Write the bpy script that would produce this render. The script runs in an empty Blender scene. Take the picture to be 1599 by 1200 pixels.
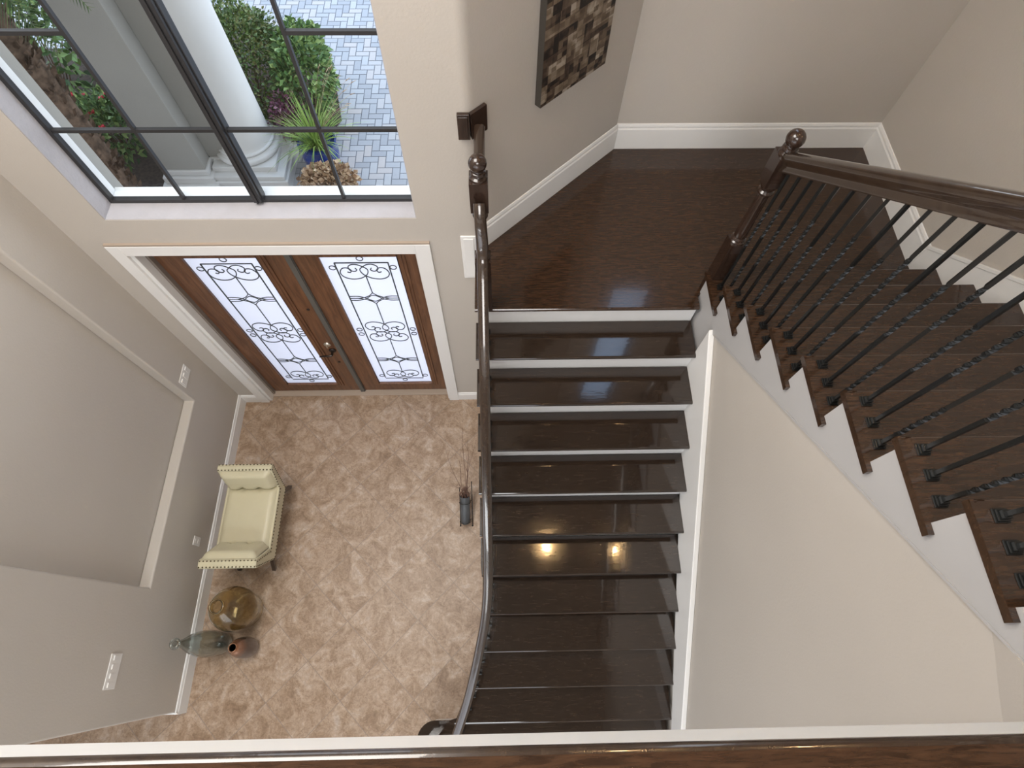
import bpy, bmesh, math, random
from mathutils import Vector, Matrix
random.seed(7)
PI = math.pi
SC = bpy.context.scene
COL = SC.collection

# ------------------------------------------------------------------ camera
cam_data = bpy.data.cameras.new('camera')
cam = bpy.data.objects.new('camera', cam_data)
COL.objects.link(cam)
cam.location = (0, 0, 5.67)
cam.rotation_euler = (0.429237382, -0.0113531627, -0.0183060819)
cam_data.sensor_width = 36.0
cam_data.lens = 881.42 / 1599.0 * 36.0
cam_data.clip_start = 0.05
cam_data.clip_end = 200
SC.camera = cam

# ------------------------------------------------------------------ sky, exposure
world = bpy.data.worlds.new('world')
SC.world = world
world.use_nodes = True
wn = world.node_tree.nodes
bg = wn['Background']
bg.inputs[0].default_value = (0.80, 0.86, 1.0, 1)
bg.inputs[1].default_value = 2.2
_tc = wn.new('ShaderNodeTexCoord'); _sp = wn.new('ShaderNodeSeparateXYZ'); _rp = wn.new('ShaderNodeValToRGB')
world.node_tree.links.new(_tc.outputs['Generated'], _sp.inputs[0])
world.node_tree.links.new(_sp.outputs['Z'], _rp.inputs[0])
world.node_tree.links.new(_rp.outputs[0], bg.inputs[0])
_e = _rp.color_ramp.elements
_e[0].position = 0.0; _e[0].color = (0.84, 0.87, 0.94, 1)
_e[1].position = 0.95; _e[1].color = (0.46, 0.66, 1.0, 1)
_k = _e.new(0.55); _k.color = (0.80, 0.86, 0.98, 1)
SC.view_settings.view_transform = 'Standard'
SC.view_settings.look = 'None'
SC.view_settings.gamma = 1
SC.view_settings.use_curve_mapping = False
SC.view_settings.exposure = 0.61

def area_light(name, loc, rot, sx, sy, power, color, cat_label):
    d = bpy.data.lights.new(name, 'AREA')
    d.shape = 'RECTANGLE'; d.size = sx; d.size_y = sy
    d.energy = power; d.color = color
    o = bpy.data.objects.new(name, d)
    COL.objects.link(o)
    o.location = loc; o.rotation_euler = rot
    return o
# added fill lights without fixtures, under the ceilings of hall and rear room
area_light('ceiling_fill', (-1.55, 1.1, 7.1), (0, 0, 0), 2.1, 2.2, 142, (1.0, 0.955, 0.90), '')
area_light('ceiling_fill', (-1.0, -3.3, 4.13), (0, 0, 0), 2.4, 1.4, 75, (0.94, 0.98, 1.0), '')
area_light('ceiling_fill', (-1.2, -5.8, 4.13), (0, 0, 0), 2.2, 1.6, 50, (0.94, 0.98, 1.0), '')
area_light('ceiling_fill', (0.0, -2.6, 7.1), (0, 0, 0), 2.0, 2.0, 125, (1.0, 0.96, 0.93), '')

# ------------------------------------------------------------------ sizes
RISE = 0.1965
RUN = 0.2527
ZL = 13 * RISE              # landing level
ZF = 23 * RISE              # upper floor level
XL = -2.784                 # left wall
YW = 2.43                   # entry wall, inner face
XS = 1.293                  # skirt face of the stair side wall
XW = 1.328                  # stair side wall
XR = 2.775                  # right wall
YB = 3.378                  # wall behind the landing
ZC = 7.2
YEND = -9.0
D0 = Vector((-0.15, 2.43)); D1 = Vector((0.851, YB))      # diagonal wall, plan
DV = (D1 - D0).normalized(); DN = Vector((DV.y, -DV.x))   # along / into the hall

# ------------------------------------------------------------------ materials
def new_mat(name):
    m = bpy.data.materials.new(name)
    m.use_nodes = True
    return m, m.node_tree.nodes, m.node_tree.links, m.node_tree.nodes['Principled BSDF']

def mat(name, col, rough=0.5, metal=0.0, bump=0.0, bscale=60, var=0.0, vscale=6, coat=0.0, stretch=(1, 1, 1), spec=None):
    m, n, l, p = new_mat(name)
    p.inputs['Roughness'].default_value = rough
    p.inputs['Metallic'].default_value = metal
    p.inputs['Coat Weight'].default_value = coat
    p.inputs['Coat Roughness'].default_value = 0.05
    if spec is not None: p.inputs['Specular IOR Level'].default_value = spec
    tc = n.new('ShaderNodeTexCoord'); mp = n.new('ShaderNodeMapping')
    mp.inputs['Scale'].default_value = stretch
    l.new(tc.outputs['Object'], mp.inputs[0])
    nz = n.new('ShaderNodeTexNoise'); nz.inputs['Scale'].default_value = vscale; nz.inputs['Detail'].default_value = 5
    l.new(mp.outputs[0], nz.inputs['Vector'])
    rp = n.new('ShaderNodeValToRGB')
    c = Vector(col)
    rp.color_ramp.elements[0].color = (*(c * (1 - var)), 1); rp.color_ramp.elements[0].position = 0.3
    rp.color_ramp.elements[1].color = (*(c * (1 + var)), 1); rp.color_ramp.elements[1].position = 0.7
    l.new(nz.outputs[0], rp.inputs[0]); l.new(rp.outputs[0], p.inputs['Base Color'])
    if bump:
        nb = n.new('ShaderNodeTexNoise'); nb.inputs['Scale'].default_value = bscale; nb.inputs['Detail'].default_value = 4
        l.new(mp.outputs[0], nb.inputs['Vector'])
        b = n.new('ShaderNodeBump'); b.inputs['Strength'].default_value = bump; b.inputs['Distance'].default_value = 0.004
        l.new(nb.outputs[0], b.inputs['Height']); l.new(b.outputs[0], p.inputs['Normal'])
    return m

def mat_wood(name, c1, c2, rough, coat, axis='x', bump=0.15, scale=1.0, spec=0.5):
    m, n, l, p = new_mat(name)
    p.inputs['Roughness'].default_value = rough
    p.inputs['Coat Weight'].default_value = coat
    p.inputs['Coat Roughness'].default_value = 0.06
    p.inputs['Specular IOR Level'].default_value = spec
    tc = n.new('ShaderNodeTexCoord'); mp = n.new('ShaderNodeMapping')
    s = {'x': (5, 45, 45), 'y': (45, 5, 45), 'z': (45, 45, 4)}[axis]
    mp.inputs['Scale'].default_value = [v * scale for v in s]
    l.new(tc.outputs['Object'], mp.inputs[0])
    nz = n.new('ShaderNodeTexNoise'); nz.inputs['Scale'].default_value = 1.0; nz.inputs['Detail'].default_value = 6; nz.inputs['Roughness'].default_value = 0.65
    nz.inputs['Distortion'].default_value = 0.6
    l.new(mp.outputs[0], nz.inputs['Vector'])
    rp = n.new('ShaderNodeValToRGB')
    rp.color_ramp.elements[0].color = (*c1, 1); rp.color_ramp.elements[0].position = 0.34
    rp.color_ramp.elements[1].color = (*c2, 1); rp.color_ramp.elements[1].position = 0.68
    l.new(nz.outputs[0], rp.inputs[0]); l.new(rp.outputs[0], p.inputs['Base Color'])
    b = n.new('ShaderNodeBump'); b.inputs['Strength'].default_value = bump; b.inputs['Distance'].default_value = 0.001
    l.new(nz.outputs[0], b.inputs['Height']); l.new(b.outputs[0], p.inputs['Normal'])
    p.inputs['Coat Roughness'].default_value = 0.03
    n3 = n.new('ShaderNodeTexNoise'); n3.inputs['Scale'].default_value = 14; n3.inputs['Detail'].default_value = 3
    m3 = n.new('ShaderNodeMapping'); m3.inputs['Scale'].default_value = [0.35 if q < 20 else 1.6 for q in s]
    l.new(tc.outputs['Object'], m3.inputs[0]); l.new(m3.outputs[0], n3.inputs['Vector'])
    b3 = n.new('ShaderNodeBump'); b3.inputs['Strength'].default_value = 0.10; b3.inputs['Distance'].default_value = 0.004
    l.new(n3.outputs[0], b3.inputs['Height']); l.new(b3.outputs[0], p.inputs['Coat Normal'])
    return m

M = {}
M['wall'] = mat('wall_paint', (0.465, 0.425, 0.378), 0.75, bump=0.22, bscale=70, var=0.02, vscale=1.5)
M['trim'] = mat('white_trim_paint', (0.74, 0.73, 0.71), 0.42, var=0.01)
M['string'] = mat('shaded_stringer_paint', (0.41, 0.40, 0.395), 0.5, var=0.01)  # trim paint darkened, the stair side's shade put into its colour
M['stairwood'] = mat_wood('espresso_stair_wood', (0.015, 0.0095, 0.0065), (0.036, 0.0225, 0.015), 0.10, 0.6, 'x', 0.10, 2.4)
M['landwood'] = mat_wood('espresso_landing_wood', (0.018, 0.009, 0.005), (0.056, 0.028, 0.0145), 0.15, 0.35, 'x', 0.12, 2.4)
M['railwood'] = mat_wood('espresso_rail_wood', (0.022, 0.013, 0.009), (0.044, 0.028, 0.018), 0.20, 0.75, 'y', 0.03)
M['postwood'] = mat_wood('espresso_post_wood', (0.018, 0.010, 0.007), (0.04, 0.022, 0.015), 0.22, 0.4, 'z', 0.05)
M['doorwood'] = mat_wood('medium_brown_door_wood', (0.078, 0.031, 0.014), (0.178, 0.078, 0.036), 0.40, 0.12, 'z', 0.2, 0.7)
M['iron'] = mat('black_wrought_iron', (0.010, 0.011, 0.011), 0.27, 0.2)
M['doriron'] = mat('aged_grey_iron', (0.045, 0.052, 0.052), 0.5, 0.2)
M['bronze'] = mat('dark_bronze_frame', (0.030, 0.029, 0.030), 0.38, 0.2)
M['leather'] = mat('cream_leather', (0.53, 0.485, 0.335), 0.38, bump=0.08, bscale=220, var=0.02)
M['brass'] = mat('antique_brass', (0.10, 0.075, 0.04), 0.5, 0.3)
M['darkleg'] = mat_wood('dark_leg_wood', (0.02, 0.012, 0.009), (0.04, 0.022, 0.015), 0.3, 0.2, 'z', 0.05)
M['slate'] = mat('charcoal_slate', (0.075, 0.08, 0.085), 0.45, 0.1, bump=0.2, bscale=30, var=0.25, vscale=12)
M['twig'] = mat('dry_brown_twig', (0.16, 0.09, 0.065), 0.8, var=0.3, vscale=30)
M['plate'] = mat('white_switch_plastic', (0.72, 0.70, 0.67), 0.35)
M['fascia'] = mat('brightened_fascia_paint', (0.86, 0.855, 0.84), 0.45, var=0.01)  # same white as the trim, lightened so the colour carries extra light
M['slot'] = mat('dark_slot', (0.10, 0.10, 0.10), 0.6)
M['stucco'] = mat('grey_stucco', (0.33, 0.325, 0.30), 0.85, bump=0.3, bscale=80, var=0.03, vscale=2)
M['column'] = mat('pale_column_paint', (0.60, 0.60, 0.585), 0.6, bump=0.05, bscale=60, var=0.01)
M['sill'] = mat('textured_white_plaster', (0.39, 0.38, 0.40), 0.75, bump=0.8, bscale=45, var=0.04, vscale=9)
M['extwhite'] = mat('white_exterior_sill', (0.80, 0.82, 0.83), 0.5, var=0.02)
M['mulch'] = mat('dark_brown_mulch', (0.05, 0.036, 0.028), 0.95, bump=1.0, bscale=50, var=0.5, vscale=25)
M['bluepot'] = mat('cobalt_glazed_pot', (0.010, 0.035, 0.22), 0.14, coat=0.5, var=0.25, vscale=6)
M['greypot'] = mat('dark_clay_pot', (0.10, 0.09, 0.085), 0.7)
M['soil'] = mat('potting_soil', (0.03, 0.022, 0.018), 0.95, bump=0.8)
M['trunk'] = mat('shaggy_palm_bark', (0.17, 0.115, 0.08), 0.95, bump=1.0, bscale=18, var=0.55, vscale=14)
M['steel'] = mat('satin_nickel', (0.62, 0.58, 0.50), 0.3, 0.9)
M['bronzehw'] = mat('dark_bronze_hardware', (0.03, 0.022, 0.018), 0.35, 0.6)
M['gasket'] = mat('grey_astragal', (0.10, 0.095, 0.085), 0.5, 0.1)
M['jamb'] = mat('taupe_weather_strip', (0.20, 0.165, 0.14), 0.6)
M['saddle'] = mat('beige_threshold', (0.36, 0.29, 0.23), 0.5)

def mat_leaf(name, cols, rough=0.5):
    m, n, l, p = new_mat(name)
    p.inputs['Roughness'].default_value = rough
    g = n.new('ShaderNodeNewGeometry'); rp = n.new('ShaderNodeValToRGB')
    els = rp.color_ramp.elements
    while len(els) < len(cols): els.new(0.5)
    for i, c in enumerate(cols):
        els[i].position = i / (len(cols) - 1); els[i].color = (*c, 1)
    l.new(g.outputs['Random Per Island'], rp.inputs[0]); l.new(rp.outputs[0], p.inputs['Base Color'])
    return m
M['hedge'] = mat_leaf('olive_hedge_leaves', [(0.03, 0.07, 0.018), (0.07, 0.13, 0.03), (0.13, 0.19, 0.045), (0.20, 0.18, 0.07)])
M['shrub'] = mat_leaf('green_shrub_leaves', [(0.03, 0.08, 0.025), (0.08, 0.17, 0.045), (0.16, 0.27, 0.08), (0.28, 0.38, 0.12)])
M['purple'] = mat_leaf('purple_leaves', [(0.04, 0.01, 0.02), (0.14, 0.04, 0.08), (0.26, 0.12, 0.18)])
M['grass'] = mat_leaf('yellow_green_blades', [(0.10, 0.20, 0.03), (0.24, 0.38, 0.07), (0.40, 0.52, 0.16)])
M['dried'] = mat_leaf('dried_tan_petals', [(0.16, 0.09, 0.05), (0.42, 0.28, 0.17), (0.62, 0.48, 0.32)], 0.8)
M['frond'] = mat_leaf('palm_leaflets', [(0.04, 0.08, 0.03), (0.10, 0.16, 0.06), (0.22, 0.26, 0.10)])
M['redpetal'] = mat_leaf('red_petals', [(0.55, 0.02, 0.04), (0.75, 0.08, 0.12)])

def schlick(n, l):
    lw = n.new('ShaderNodeLayerWeight'); lw.inputs['Blend'].default_value = 0.5
    p5 = n.new('ShaderNodeMath'); p5.operation = 'POWER'; p5.inputs[1].default_value = 5.0; l.new(lw.outputs['Facing'], p5.inputs[0])
    ma = n.new('ShaderNodeMath'); ma.operation = 'MULTIPLY_ADD'; ma.inputs[1].default_value = 0.9; ma.inputs[2].default_value = 0.03; l.new(p5.outputs[0], ma.inputs[0])
    return ma.outputs[0]
def mat_glass_clear():
    m = bpy.data.materials.new('clear_window_glass'); m.use_nodes = True
    n = m.node_tree.nodes; l = m.node_tree.links
    n.remove(n['Principled BSDF'])
    t = n.new('ShaderNodeBsdfTransparent'); t.inputs[0].default_value = (0.93, 0.96, 0.96, 1)
    g = n.new('ShaderNodeBsdfGlossy'); g.inputs['Roughness'].default_value = 0.02
    f = schlick(n, l)
    mx = n.new('ShaderNodeMixShader')
    l.new(f, mx.inputs[0]); l.new(t.outputs[0], mx.inputs[1]); l.new(g.outputs[0], mx.inputs[2])
    l.new(mx.outputs[0], n['Material Output'].inputs[0])
    return m
M['clear'] = mat_glass_clear()

def mat_frosted():
    m = bpy.data.materials.new('frosted_door_glass'); m.use_nodes = True
    n = m.node_tree.nodes; l = m.node_tree.links
    n.remove(n['Principled BSDF'])
    tl = n.new('ShaderNodeBsdfTranslucent'); tl.inputs[0].default_value = (0.95, 0.95, 0.99, 1)
    df = n.new('ShaderNodeBsdfDiffuse'); df.inputs[0].default_value = (0.62, 0.66, 0.76, 1)
    gl = n.new('ShaderNodeBsdfGlossy'); gl.inputs['Roughness'].default_value = 0.18
    f = schlick(n, l)
    a = n.new('ShaderNodeMixShader'); a.inputs[0].default_value = 0.15
    b = n.new('ShaderNodeMixShader')
    tc = n.new('ShaderNodeTexCoord'); nz = n.new('ShaderNodeTexNoise'); nz.inputs['Scale'].default_value = 90
    bp = n.new('ShaderNodeBump'); bp.inputs['Strength'].default_value = 0.25
    l.new(tc.outputs['Object'], nz.inputs['Vector']); l.new(nz.outputs[0], bp.inputs['Height']); l.new(bp.outputs[0], gl.inputs['Normal'])
    l.new(tl.outputs[0], a.inputs[1]); l.new(df.outputs[0], a.inputs[2])
    l.new(f, b.inputs[0]); l.new(a.outputs[0], b.inputs[1]); l.new(gl.outputs[0], b.inputs[2])
    l.new(b.outputs[0], n['Material Output'].inputs[0])
    return m
M['frosted'] = mat_frosted()

def mat_bottle(name, col, rough=0.02):
    m, n, l, p = new_mat(name)
    p.inputs['Base Color'].default_value = (*col, 1)
    p.inputs['Transmission Weight'].default_value = 1.0
    p.inputs['Roughness'].default_value = rough
    p.inputs['IOR'].default_value = 1.45
    nz = n.new('ShaderNodeTexNoise'); nz.inputs['Scale'].default_value = 8
    b = n.new('ShaderNodeBump'); b.inputs['Strength'].default_value = 0.1; b.inputs['Distance'].default_value = 0.01
    l.new(nz.outputs[0], b.inputs['Height']); l.new(b.outputs[0], p.inputs['Normal'])
    return m
M['amber'] = mat_bottle('smoky_amber_glass', (0.86, 0.77, 0.55))
M['green'] = mat_bottle('grey_green_glass', (0.68, 0.74, 0.735))

def mat_copper():
    m, n, l, p = new_mat('copper_ombre_glaze')
    tc = n.new('ShaderNodeTexCoord'); sp = n.new('ShaderNodeSeparateXYZ'); rp = n.new('ShaderNodeValToRGB')
    l.new(tc.outputs['Object'], sp.inputs[0]); l.new(sp.outputs['Z'], rp.inputs[0]); l.new(rp.outputs[0], p.inputs['Base Color'])
    e = rp.color_ramp.elements
    e[0].position = 0.26; e[0].color = (0.17, 0.145, 0.14, 1)
    e[1].position = 0.375; e[1].color = (0.42, 0.22, 0.13, 1)
    p.inputs['Metallic'].default_value = 0.75; p.inputs['Roughness'].default_value = 0.22
    return m
M['copper'] = mat_copper()

def mat_tile():
    m, n, l, p = new_mat('travertine_tile')
    tc = n.new('ShaderNodeTexCoord'); mp = n.new('ShaderNodeMapping')
    mp.vector_type = 'POINT'
    mp.inputs['Rotation'].default_value = (0, 0, PI / 4)
    s = 1 / 0.457
    # vertex of the diagonal grid at (-1.45, 2.14)
    ca = math.cos(PI / 4)
    vx = (-1.45 * ca - 2.14 * ca); vy = (-1.45 * ca + 2.14 * ca)
    mp.inputs['Location'].default_value = (-vx, -vy, 0)
    l.new(tc.outputs['Object'], mp.inputs[0])
    sc = n.new('ShaderNodeVectorMath'); sc.operation = 'SCALE'; sc.inputs['Scale'].default_value = s
    l.new(mp.outputs[0], sc.inputs[0])
    fl = n.new('ShaderNodeVectorMath'); fl.operation = 'FLOOR'; l.new(sc.outputs[0], fl.inputs[0])
    fr = n.new('ShaderNodeVectorMath'); fr.operation = 'FRACTION'; l.new(sc.outputs[0], fr.inputs[0])
    sp = n.new('ShaderNodeSeparateXYZ'); l.new(fr.outputs[0], sp.inputs[0])
    def mn(op, a, b=None):
        q = n.new('ShaderNodeMath'); q.operation = op
        if isinstance(a, (int, float)): q.inputs[0].default_value = a
        else: l.new(a, q.inputs[0])
        if b is not None:
            if isinstance(b, (int, float)): q.inputs[1].default_value = b
            else: l.new(b, q.inputs[1])
        return q.outputs[0]
    ex = mn('MINIMUM', sp.outputs['X'], mn('SUBTRACT', 1.0, sp.outputs['X']))
    ey = mn('MINIMUM', sp.outputs['Y'], mn('SUBTRACT', 1.0, sp.outputs['Y']))
    edge = mn('MINIMUM', ex, ey)
    grout = mn('LESS_THAN', edge, 0.0075)
    wn_ = n.new('ShaderNodeTexWhiteNoise'); wn_.noise_dimensions = '2D'; l.new(fl.outputs[0], wn_.inputs['Vector'])
    off = n.new('ShaderNodeVectorMath'); off.operation = 'SCALE'; off.inputs['Scale'].default_value = 1.3
    l.new(wn_.outputs['Color'], off.inputs[0])
    ad = n.new('ShaderNodeVectorMath'); ad.operation = 'ADD'
    l.new(mp.outputs[0], ad.inputs[0]); l.new(off.outputs[0], ad.inputs[1])
    n1 = n.new('ShaderNodeTexNoise'); n1.inputs['Scale'].default_value = 6.5; n1.inputs['Detail'].default_value = 9; n1.inputs['Roughness'].default_value = 0.68
    n1.inputs['Distortion'].default_value = 0.7
    l.new(ad.outputs[0], n1.inputs['Vector'])
    rp = n.new('ShaderNodeValToRGB'); e = rp.color_ramp.elements
    e[0].position = 0.28; e[0].color = (0.205, 0.128, 0.076, 1)
    e[1].position = 0.74; e[1].color = (0.50, 0.42, 0.355, 1)
    k = e.new(0.44); k.color = (0.31, 0.213, 0.140, 1)
    k = e.new(0.56); k.color = (0.40, 0.295, 0.212, 1)
    l.new(n1.outputs[0], rp.inputs[0])
    n2 = n.new('ShaderNodeTexNoise'); n2.inputs['Scale'].default_value = 34; n2.inputs['Detail'].default_value = 6; n2.inputs['Roughness'].default_value = 0.7; n2.inputs['Distortion'].default_value = 1.2
    l.new(ad.outputs[0], n2.inputs['Vector'])
    r2 = n.new('ShaderNodeValToRGB'); r2.color_ramp.elements[0].position = 0.35; r2.color_ramp.elements[0].color = (0.62, 0.58, 0.54, 1)
    r2.color_ramp.elements[1].position = 0.62; r2.color_ramp.elements[1].color = (1.08, 1.08, 1.08, 1)
    l.new(n2.outputs[0], r2.inputs[0])
    mu = n.new('ShaderNodeMix'); mu.data_type = 'RGBA'; mu.blend_type = 'MULTIPLY'; mu.inputs[0].default_value = 0.8
    l.new(rp.outputs[0], mu.inputs[6]); l.new(r2.outputs[0], mu.inputs[7])
    gm = n.new('ShaderNodeMix'); gm.data_type = 'RGBA'
    l.new(mn('MULTIPLY', grout, 0.8), gm.inputs[0]); l.new(mu.outputs[2], gm.inputs[6]); gm.inputs[7].default_value = (0.235, 0.18, 0.14, 1)
    l.new(gm.outputs[2], p.inputs['Base Color'])
    p.inputs['Roughness'].default_value = 0.42
    b = n.new('ShaderNodeBump'); b.inputs['Strength'].default_value = 0.3; b.inputs['Distance'].default_value = 0.002
    l.new(mn('SUBTRACT', 1.0, grout), b.inputs['Height']); l.new(b.outputs[0], p.inputs['Normal'])
    return m
M['tile'] = mat_tile()

def mat_paver():
    m, n, l, p = new_mat('grey_pavers')
    g = n.new('ShaderNodeNewGeometry'); rp = n.new('ShaderNodeValToRGB'); e = rp.color_ramp.elements
    e[0].position = 0; e[0].color = (0.31, 0.32, 0.335, 1)
    e[1].position = 1; e[1].color = (0.44, 0.41, 0.39, 1)
    k = e.new(0.5); k.color = (0.40, 0.41, 0.42, 1)
    l.new(g.outputs['Random Per Island'], rp.inputs[0]); l.new(rp.outputs[0], p.inputs['Base Color'])
    p.inputs['Roughness'].default_value = 0.85
    return m
M['paver'] = mat_paver()
M['joint'] = mat('dark_sand_joint', (0.16, 0.165, 0.18), 0.95, var=0.1)

def mat_canvas():
    m, n, l, p = new_mat('abstract_block_painting')
    tc = n.new('ShaderNodeTexCoord')
    mp = n.new('ShaderNodeMapping'); mp.inputs['Scale'].default_value = (13, 13, 13)
    l.new(tc.outputs['UV'], mp.inputs[0])
    def blocks(scale, seed):
        m1 = n.new('ShaderNodeMapping'); m1.inputs['Scale'].default_value = scale; m1.inputs['Location'].default_value = (seed, seed * 1.7, 0)
        l.new(tc.outputs['UV'], m1.inputs[0])
        f = n.new('ShaderNodeVectorMath'); f.operation = 'FLOOR'; l.new(m1.outputs[0], f.inputs[0])
        w = n.new('ShaderNodeTexWhiteNoise'); w.noise_dimensions = '2D'; l.new(f.outputs[0], w.inputs['Vector'])
        return w.outputs['Value']
    nz = n.new('ShaderNodeTexNoise'); nz.inputs['Scale'].default_value = 14; nz.inputs['Detail'].default_value = 6
    l.new(tc.outputs['UV'], nz.inputs['Vector'])
    b1 = blocks((15, 19, 1), 3.3); b2 = blocks((27, 36, 1), 9.1)
    a = n.new('ShaderNodeMath'); a.operation = 'MULTIPLY'; a.inputs[1].default_value = 0.5; l.new(b1, a.inputs[0])
    b = n.new('ShaderNodeMath'); b.operation = 'MULTIPLY_ADD'; b.inputs[1].default_value = 0.25; l.new(b2, b.inputs[0]); l.new(a.outputs[0], b.inputs[2])
    c = n.new('ShaderNodeMath'); c.operation = 'MULTIPLY_ADD'; c.inputs[1].default_value = 0.5; l.new(nz.outputs[0], c.inputs[0]); l.new(b.outputs[0], c.inputs[2])
    rp = n.new('ShaderNodeValToRGB'); e = rp.color_ramp.elements
    e[0].position = 0.42; e[0].color = (0.012, 0.008, 0.006, 1)
    e[1].position = 0.92; e[1].color = (0.34, 0.29, 0.23, 1)
    k = e.new(0.50); k.color = (0.05, 0.03, 0.02, 1)
    k = e.new(0.66); k.color = (0.12, 0.085, 0.055, 1)
    k = e.new(0.80); k.color = (0.20, 0.155, 0.11, 1)
    l.new(c.outputs[0], rp.inputs[0]); l.new(rp.outputs[0], p.inputs['Base Color'])
    p.inputs['Roughness'].default_value = 0.5
    return m
M['canvas'] = mat_canvas()
M['canvasedge'] = mat('dark_canvas_edge', (0.045, 0.038, 0.03), 0.7)

def mat_emit(name, col, s):
    m, n, l, p = new_mat(name)
    p.inputs['Emission Color'].default_value = (*col, 1); p.inputs['Emission Strength'].default_value = s
    return m
M['bulb'] = mat_emit('warm_lamp_lens', (1.0, 0.62, 0.28), 45)

# ------------------------------------------------------------------ mesh helpers
class MB:
    def __init__(s): s.v = []; s.f = []
    def add(s, vs, fs):
        o = len(s.v); s.v += [tuple(v) for v in vs]; s.f += [tuple(i + o for i in f) for f in fs]
    def box(s, x0, x1, y0, y1, z0, z1):
        s.add([(x0, y0, z0), (x1, y0, z0), (x1, y1, z0), (x0, y1, z0), (x0, y0, z1), (x1, y0, z1), (x1, y1, z1), (x0, y1, z1)],
              [(0, 3, 2, 1), (4, 5, 6, 7), (0, 1, 5, 4), (1, 2, 6, 5), (2, 3, 7, 6), (3, 0, 4, 7)])
    def prism(s, poly, fn):
        """poly: 2-D outline; fn(a,b,t) -> 3-D for t=0/1"""
        n = len(poly)
        vs = [fn(a, b, 0) for a, b in poly] + [fn(a, b, 1) for a, b in poly]
        fs = [tuple(range(n))[::-1], tuple(range(n, 2 * n))] + [(i, (i + 1) % n, n + (i + 1) % n, n + i) for i in range(n)]
        s.add(vs, fs)
    def prism_z(s, poly, z0, z1): s.prism(poly, lambda a, b, t: (a, b, z1 if t else z0))
    def prism_x(s, poly, x0, x1): s.prism(poly, lambda a, b, t: (x1 if t else x0, a, b))
    def prism_y(s, poly, y0, y1): s.prism(poly, lambda a, b, t: (a, y1 if t else y0, b))
    def sweep(s, path, prof, up=(0, 0, 1), closed=False, caps=True):
        """prof: 2-D outline (side, up); path: 3-D points"""
        path = [Vector(p) for p in path]; n = len(prof); m = len(path); up = Vector(up)
        vs = []
        for i, p in enumerate(path):
            a = path[(i - 1) % m] if (closed or i > 0) else p
            b = path[(i + 1) % m] if (closed or i < m - 1) else p
            t = (b - a).normalized()
            side = t.cross(up)
            if side.length < 1e-5: side = Vector((1, 0, 0))
            side.normalize(); u = side.cross(t).normalized()
            vs += [p + side * q[0] + u * q[1] for q in prof]
        fs = []
        for i in range(m if closed else m - 1):
            j = (i + 1) % m
            fs += [(i * n + k, i * n + (k + 1) % n, j * n + (k + 1) % n, j * n + k) for k in range(n)]
        if caps and not closed:
            fs += [tuple(range(n))[::-1], tuple((m - 1) * n + k for k in range(n))]
        s.add(vs, fs)
    def tube(s, path, r, seg=6, closed=False):
        rs = r if isinstance(r, (list, tuple)) else None
        path = [Vector(p) for p in path]; m = len(path); vs = []
        prev = None
        for i, p in enumerate(path):
            a = path[(i - 1) % m] if (closed or i > 0) else p
            b = path[(i + 1) % m] if (closed or i < m - 1) else p
            t = (b - a).normalized()
            if prev is None:
                ref = Vector((0, 0, 1)) if abs(t.z) < 0.9 else Vector((1, 0, 0))
                nrm = t.cross(ref).normalized()
            else:
                nrm = (prev - t * prev.dot(t)).normalized()
            prev = nrm; bn = t.cross(nrm)
            rr = rs[i] if rs else r
            vs += [p + (nrm * math.cos(2 * PI * k / seg) + bn * math.sin(2 * PI * k / seg)) * rr for k in range(seg)]
        fs = []
        for i in range(m if closed else m - 1):
            j = (i + 1) % m
            fs += [(i * seg + k, i * seg + (k + 1) % seg, j * seg + (k + 1) % seg, j * seg + k) for k in range(seg)]
        if not closed: fs += [tuple(range(seg))[::-1], tuple((m - 1) * seg + k for k in range(seg))]
        s.add(vs, fs)
    def lathe(s, prof, c=(0, 0, 0), seg=32):
        vs = []; fs = []; n = len(prof)
        for r, z in prof:
            vs += [(c[0] + r * math.cos(2 * PI * k / seg), c[1] + r * math.sin(2 * PI * k / seg), c[2] + z) for k in range(seg)]
        for i in range(n - 1):
            fs += [(i * seg + k, i * seg + (k + 1) % seg, (i + 1) * seg + (k + 1) % seg, (i + 1) * seg + k) for k in range(seg)]
        if prof[0][0] > 1e-6: fs.append(tuple(range(seg))[::-1])
        if prof[-1][0] > 1e-6: fs.append(tuple((n - 1) * seg + k for k in range(seg)))
        s.add(vs, fs)
    def sphere(s, c, r, seg=12, rings=8, sc=(1, 1, 1)):
        pr = [(r * math.sin(PI * i / rings), -r * math.cos(PI * i / rings)) for i in range(rings + 1)]
        o = len(s.v); s.lathe([(max(a, 1e-7), b) for a, b in pr], (0, 0, 0), seg)
        for i in range(o, len(s.v)):
            x, y, z = s.v[i]; s.v[i] = (c[0] + x * sc[0], c[1] + y * sc[1], c[2] + z * sc[2])
    def build(s, name, m, parent=None, smooth=False, bevel=0, bseg=2, weld=True, angle=40):
        me = bpy.data.meshes.new(name)
        me.from_pydata(s.v, [], s.f)
        bm = bmesh.new(); bm.from_mesh(me)
        if weld: bmesh.ops.remove_doubles(bm, verts=bm.verts, dist=1e-5)
        bmesh.ops.recalc_face_normals(bm, faces=bm.faces)
        bm.to_mesh(me); bm.free()
        o = bpy.data.objects.new(name, me)
        COL.objects.link(o)
        me.materials.append(m)
        if smooth:
            for p in me.polygons: p.use_smooth = True
            if smooth != 'all':
                me.set_sharp_from_angle(angle=math.radians(angle))
        if bevel:
            b = o.modifiers.new('bevel', 'BEVEL'); b.width = bevel; b.segments = bseg; b.limit_method = 'ANGLE'; b.angle_limit = math.radians(35)
            b.harden_normals = False
        if parent: attach(o, parent)
        return o

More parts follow.
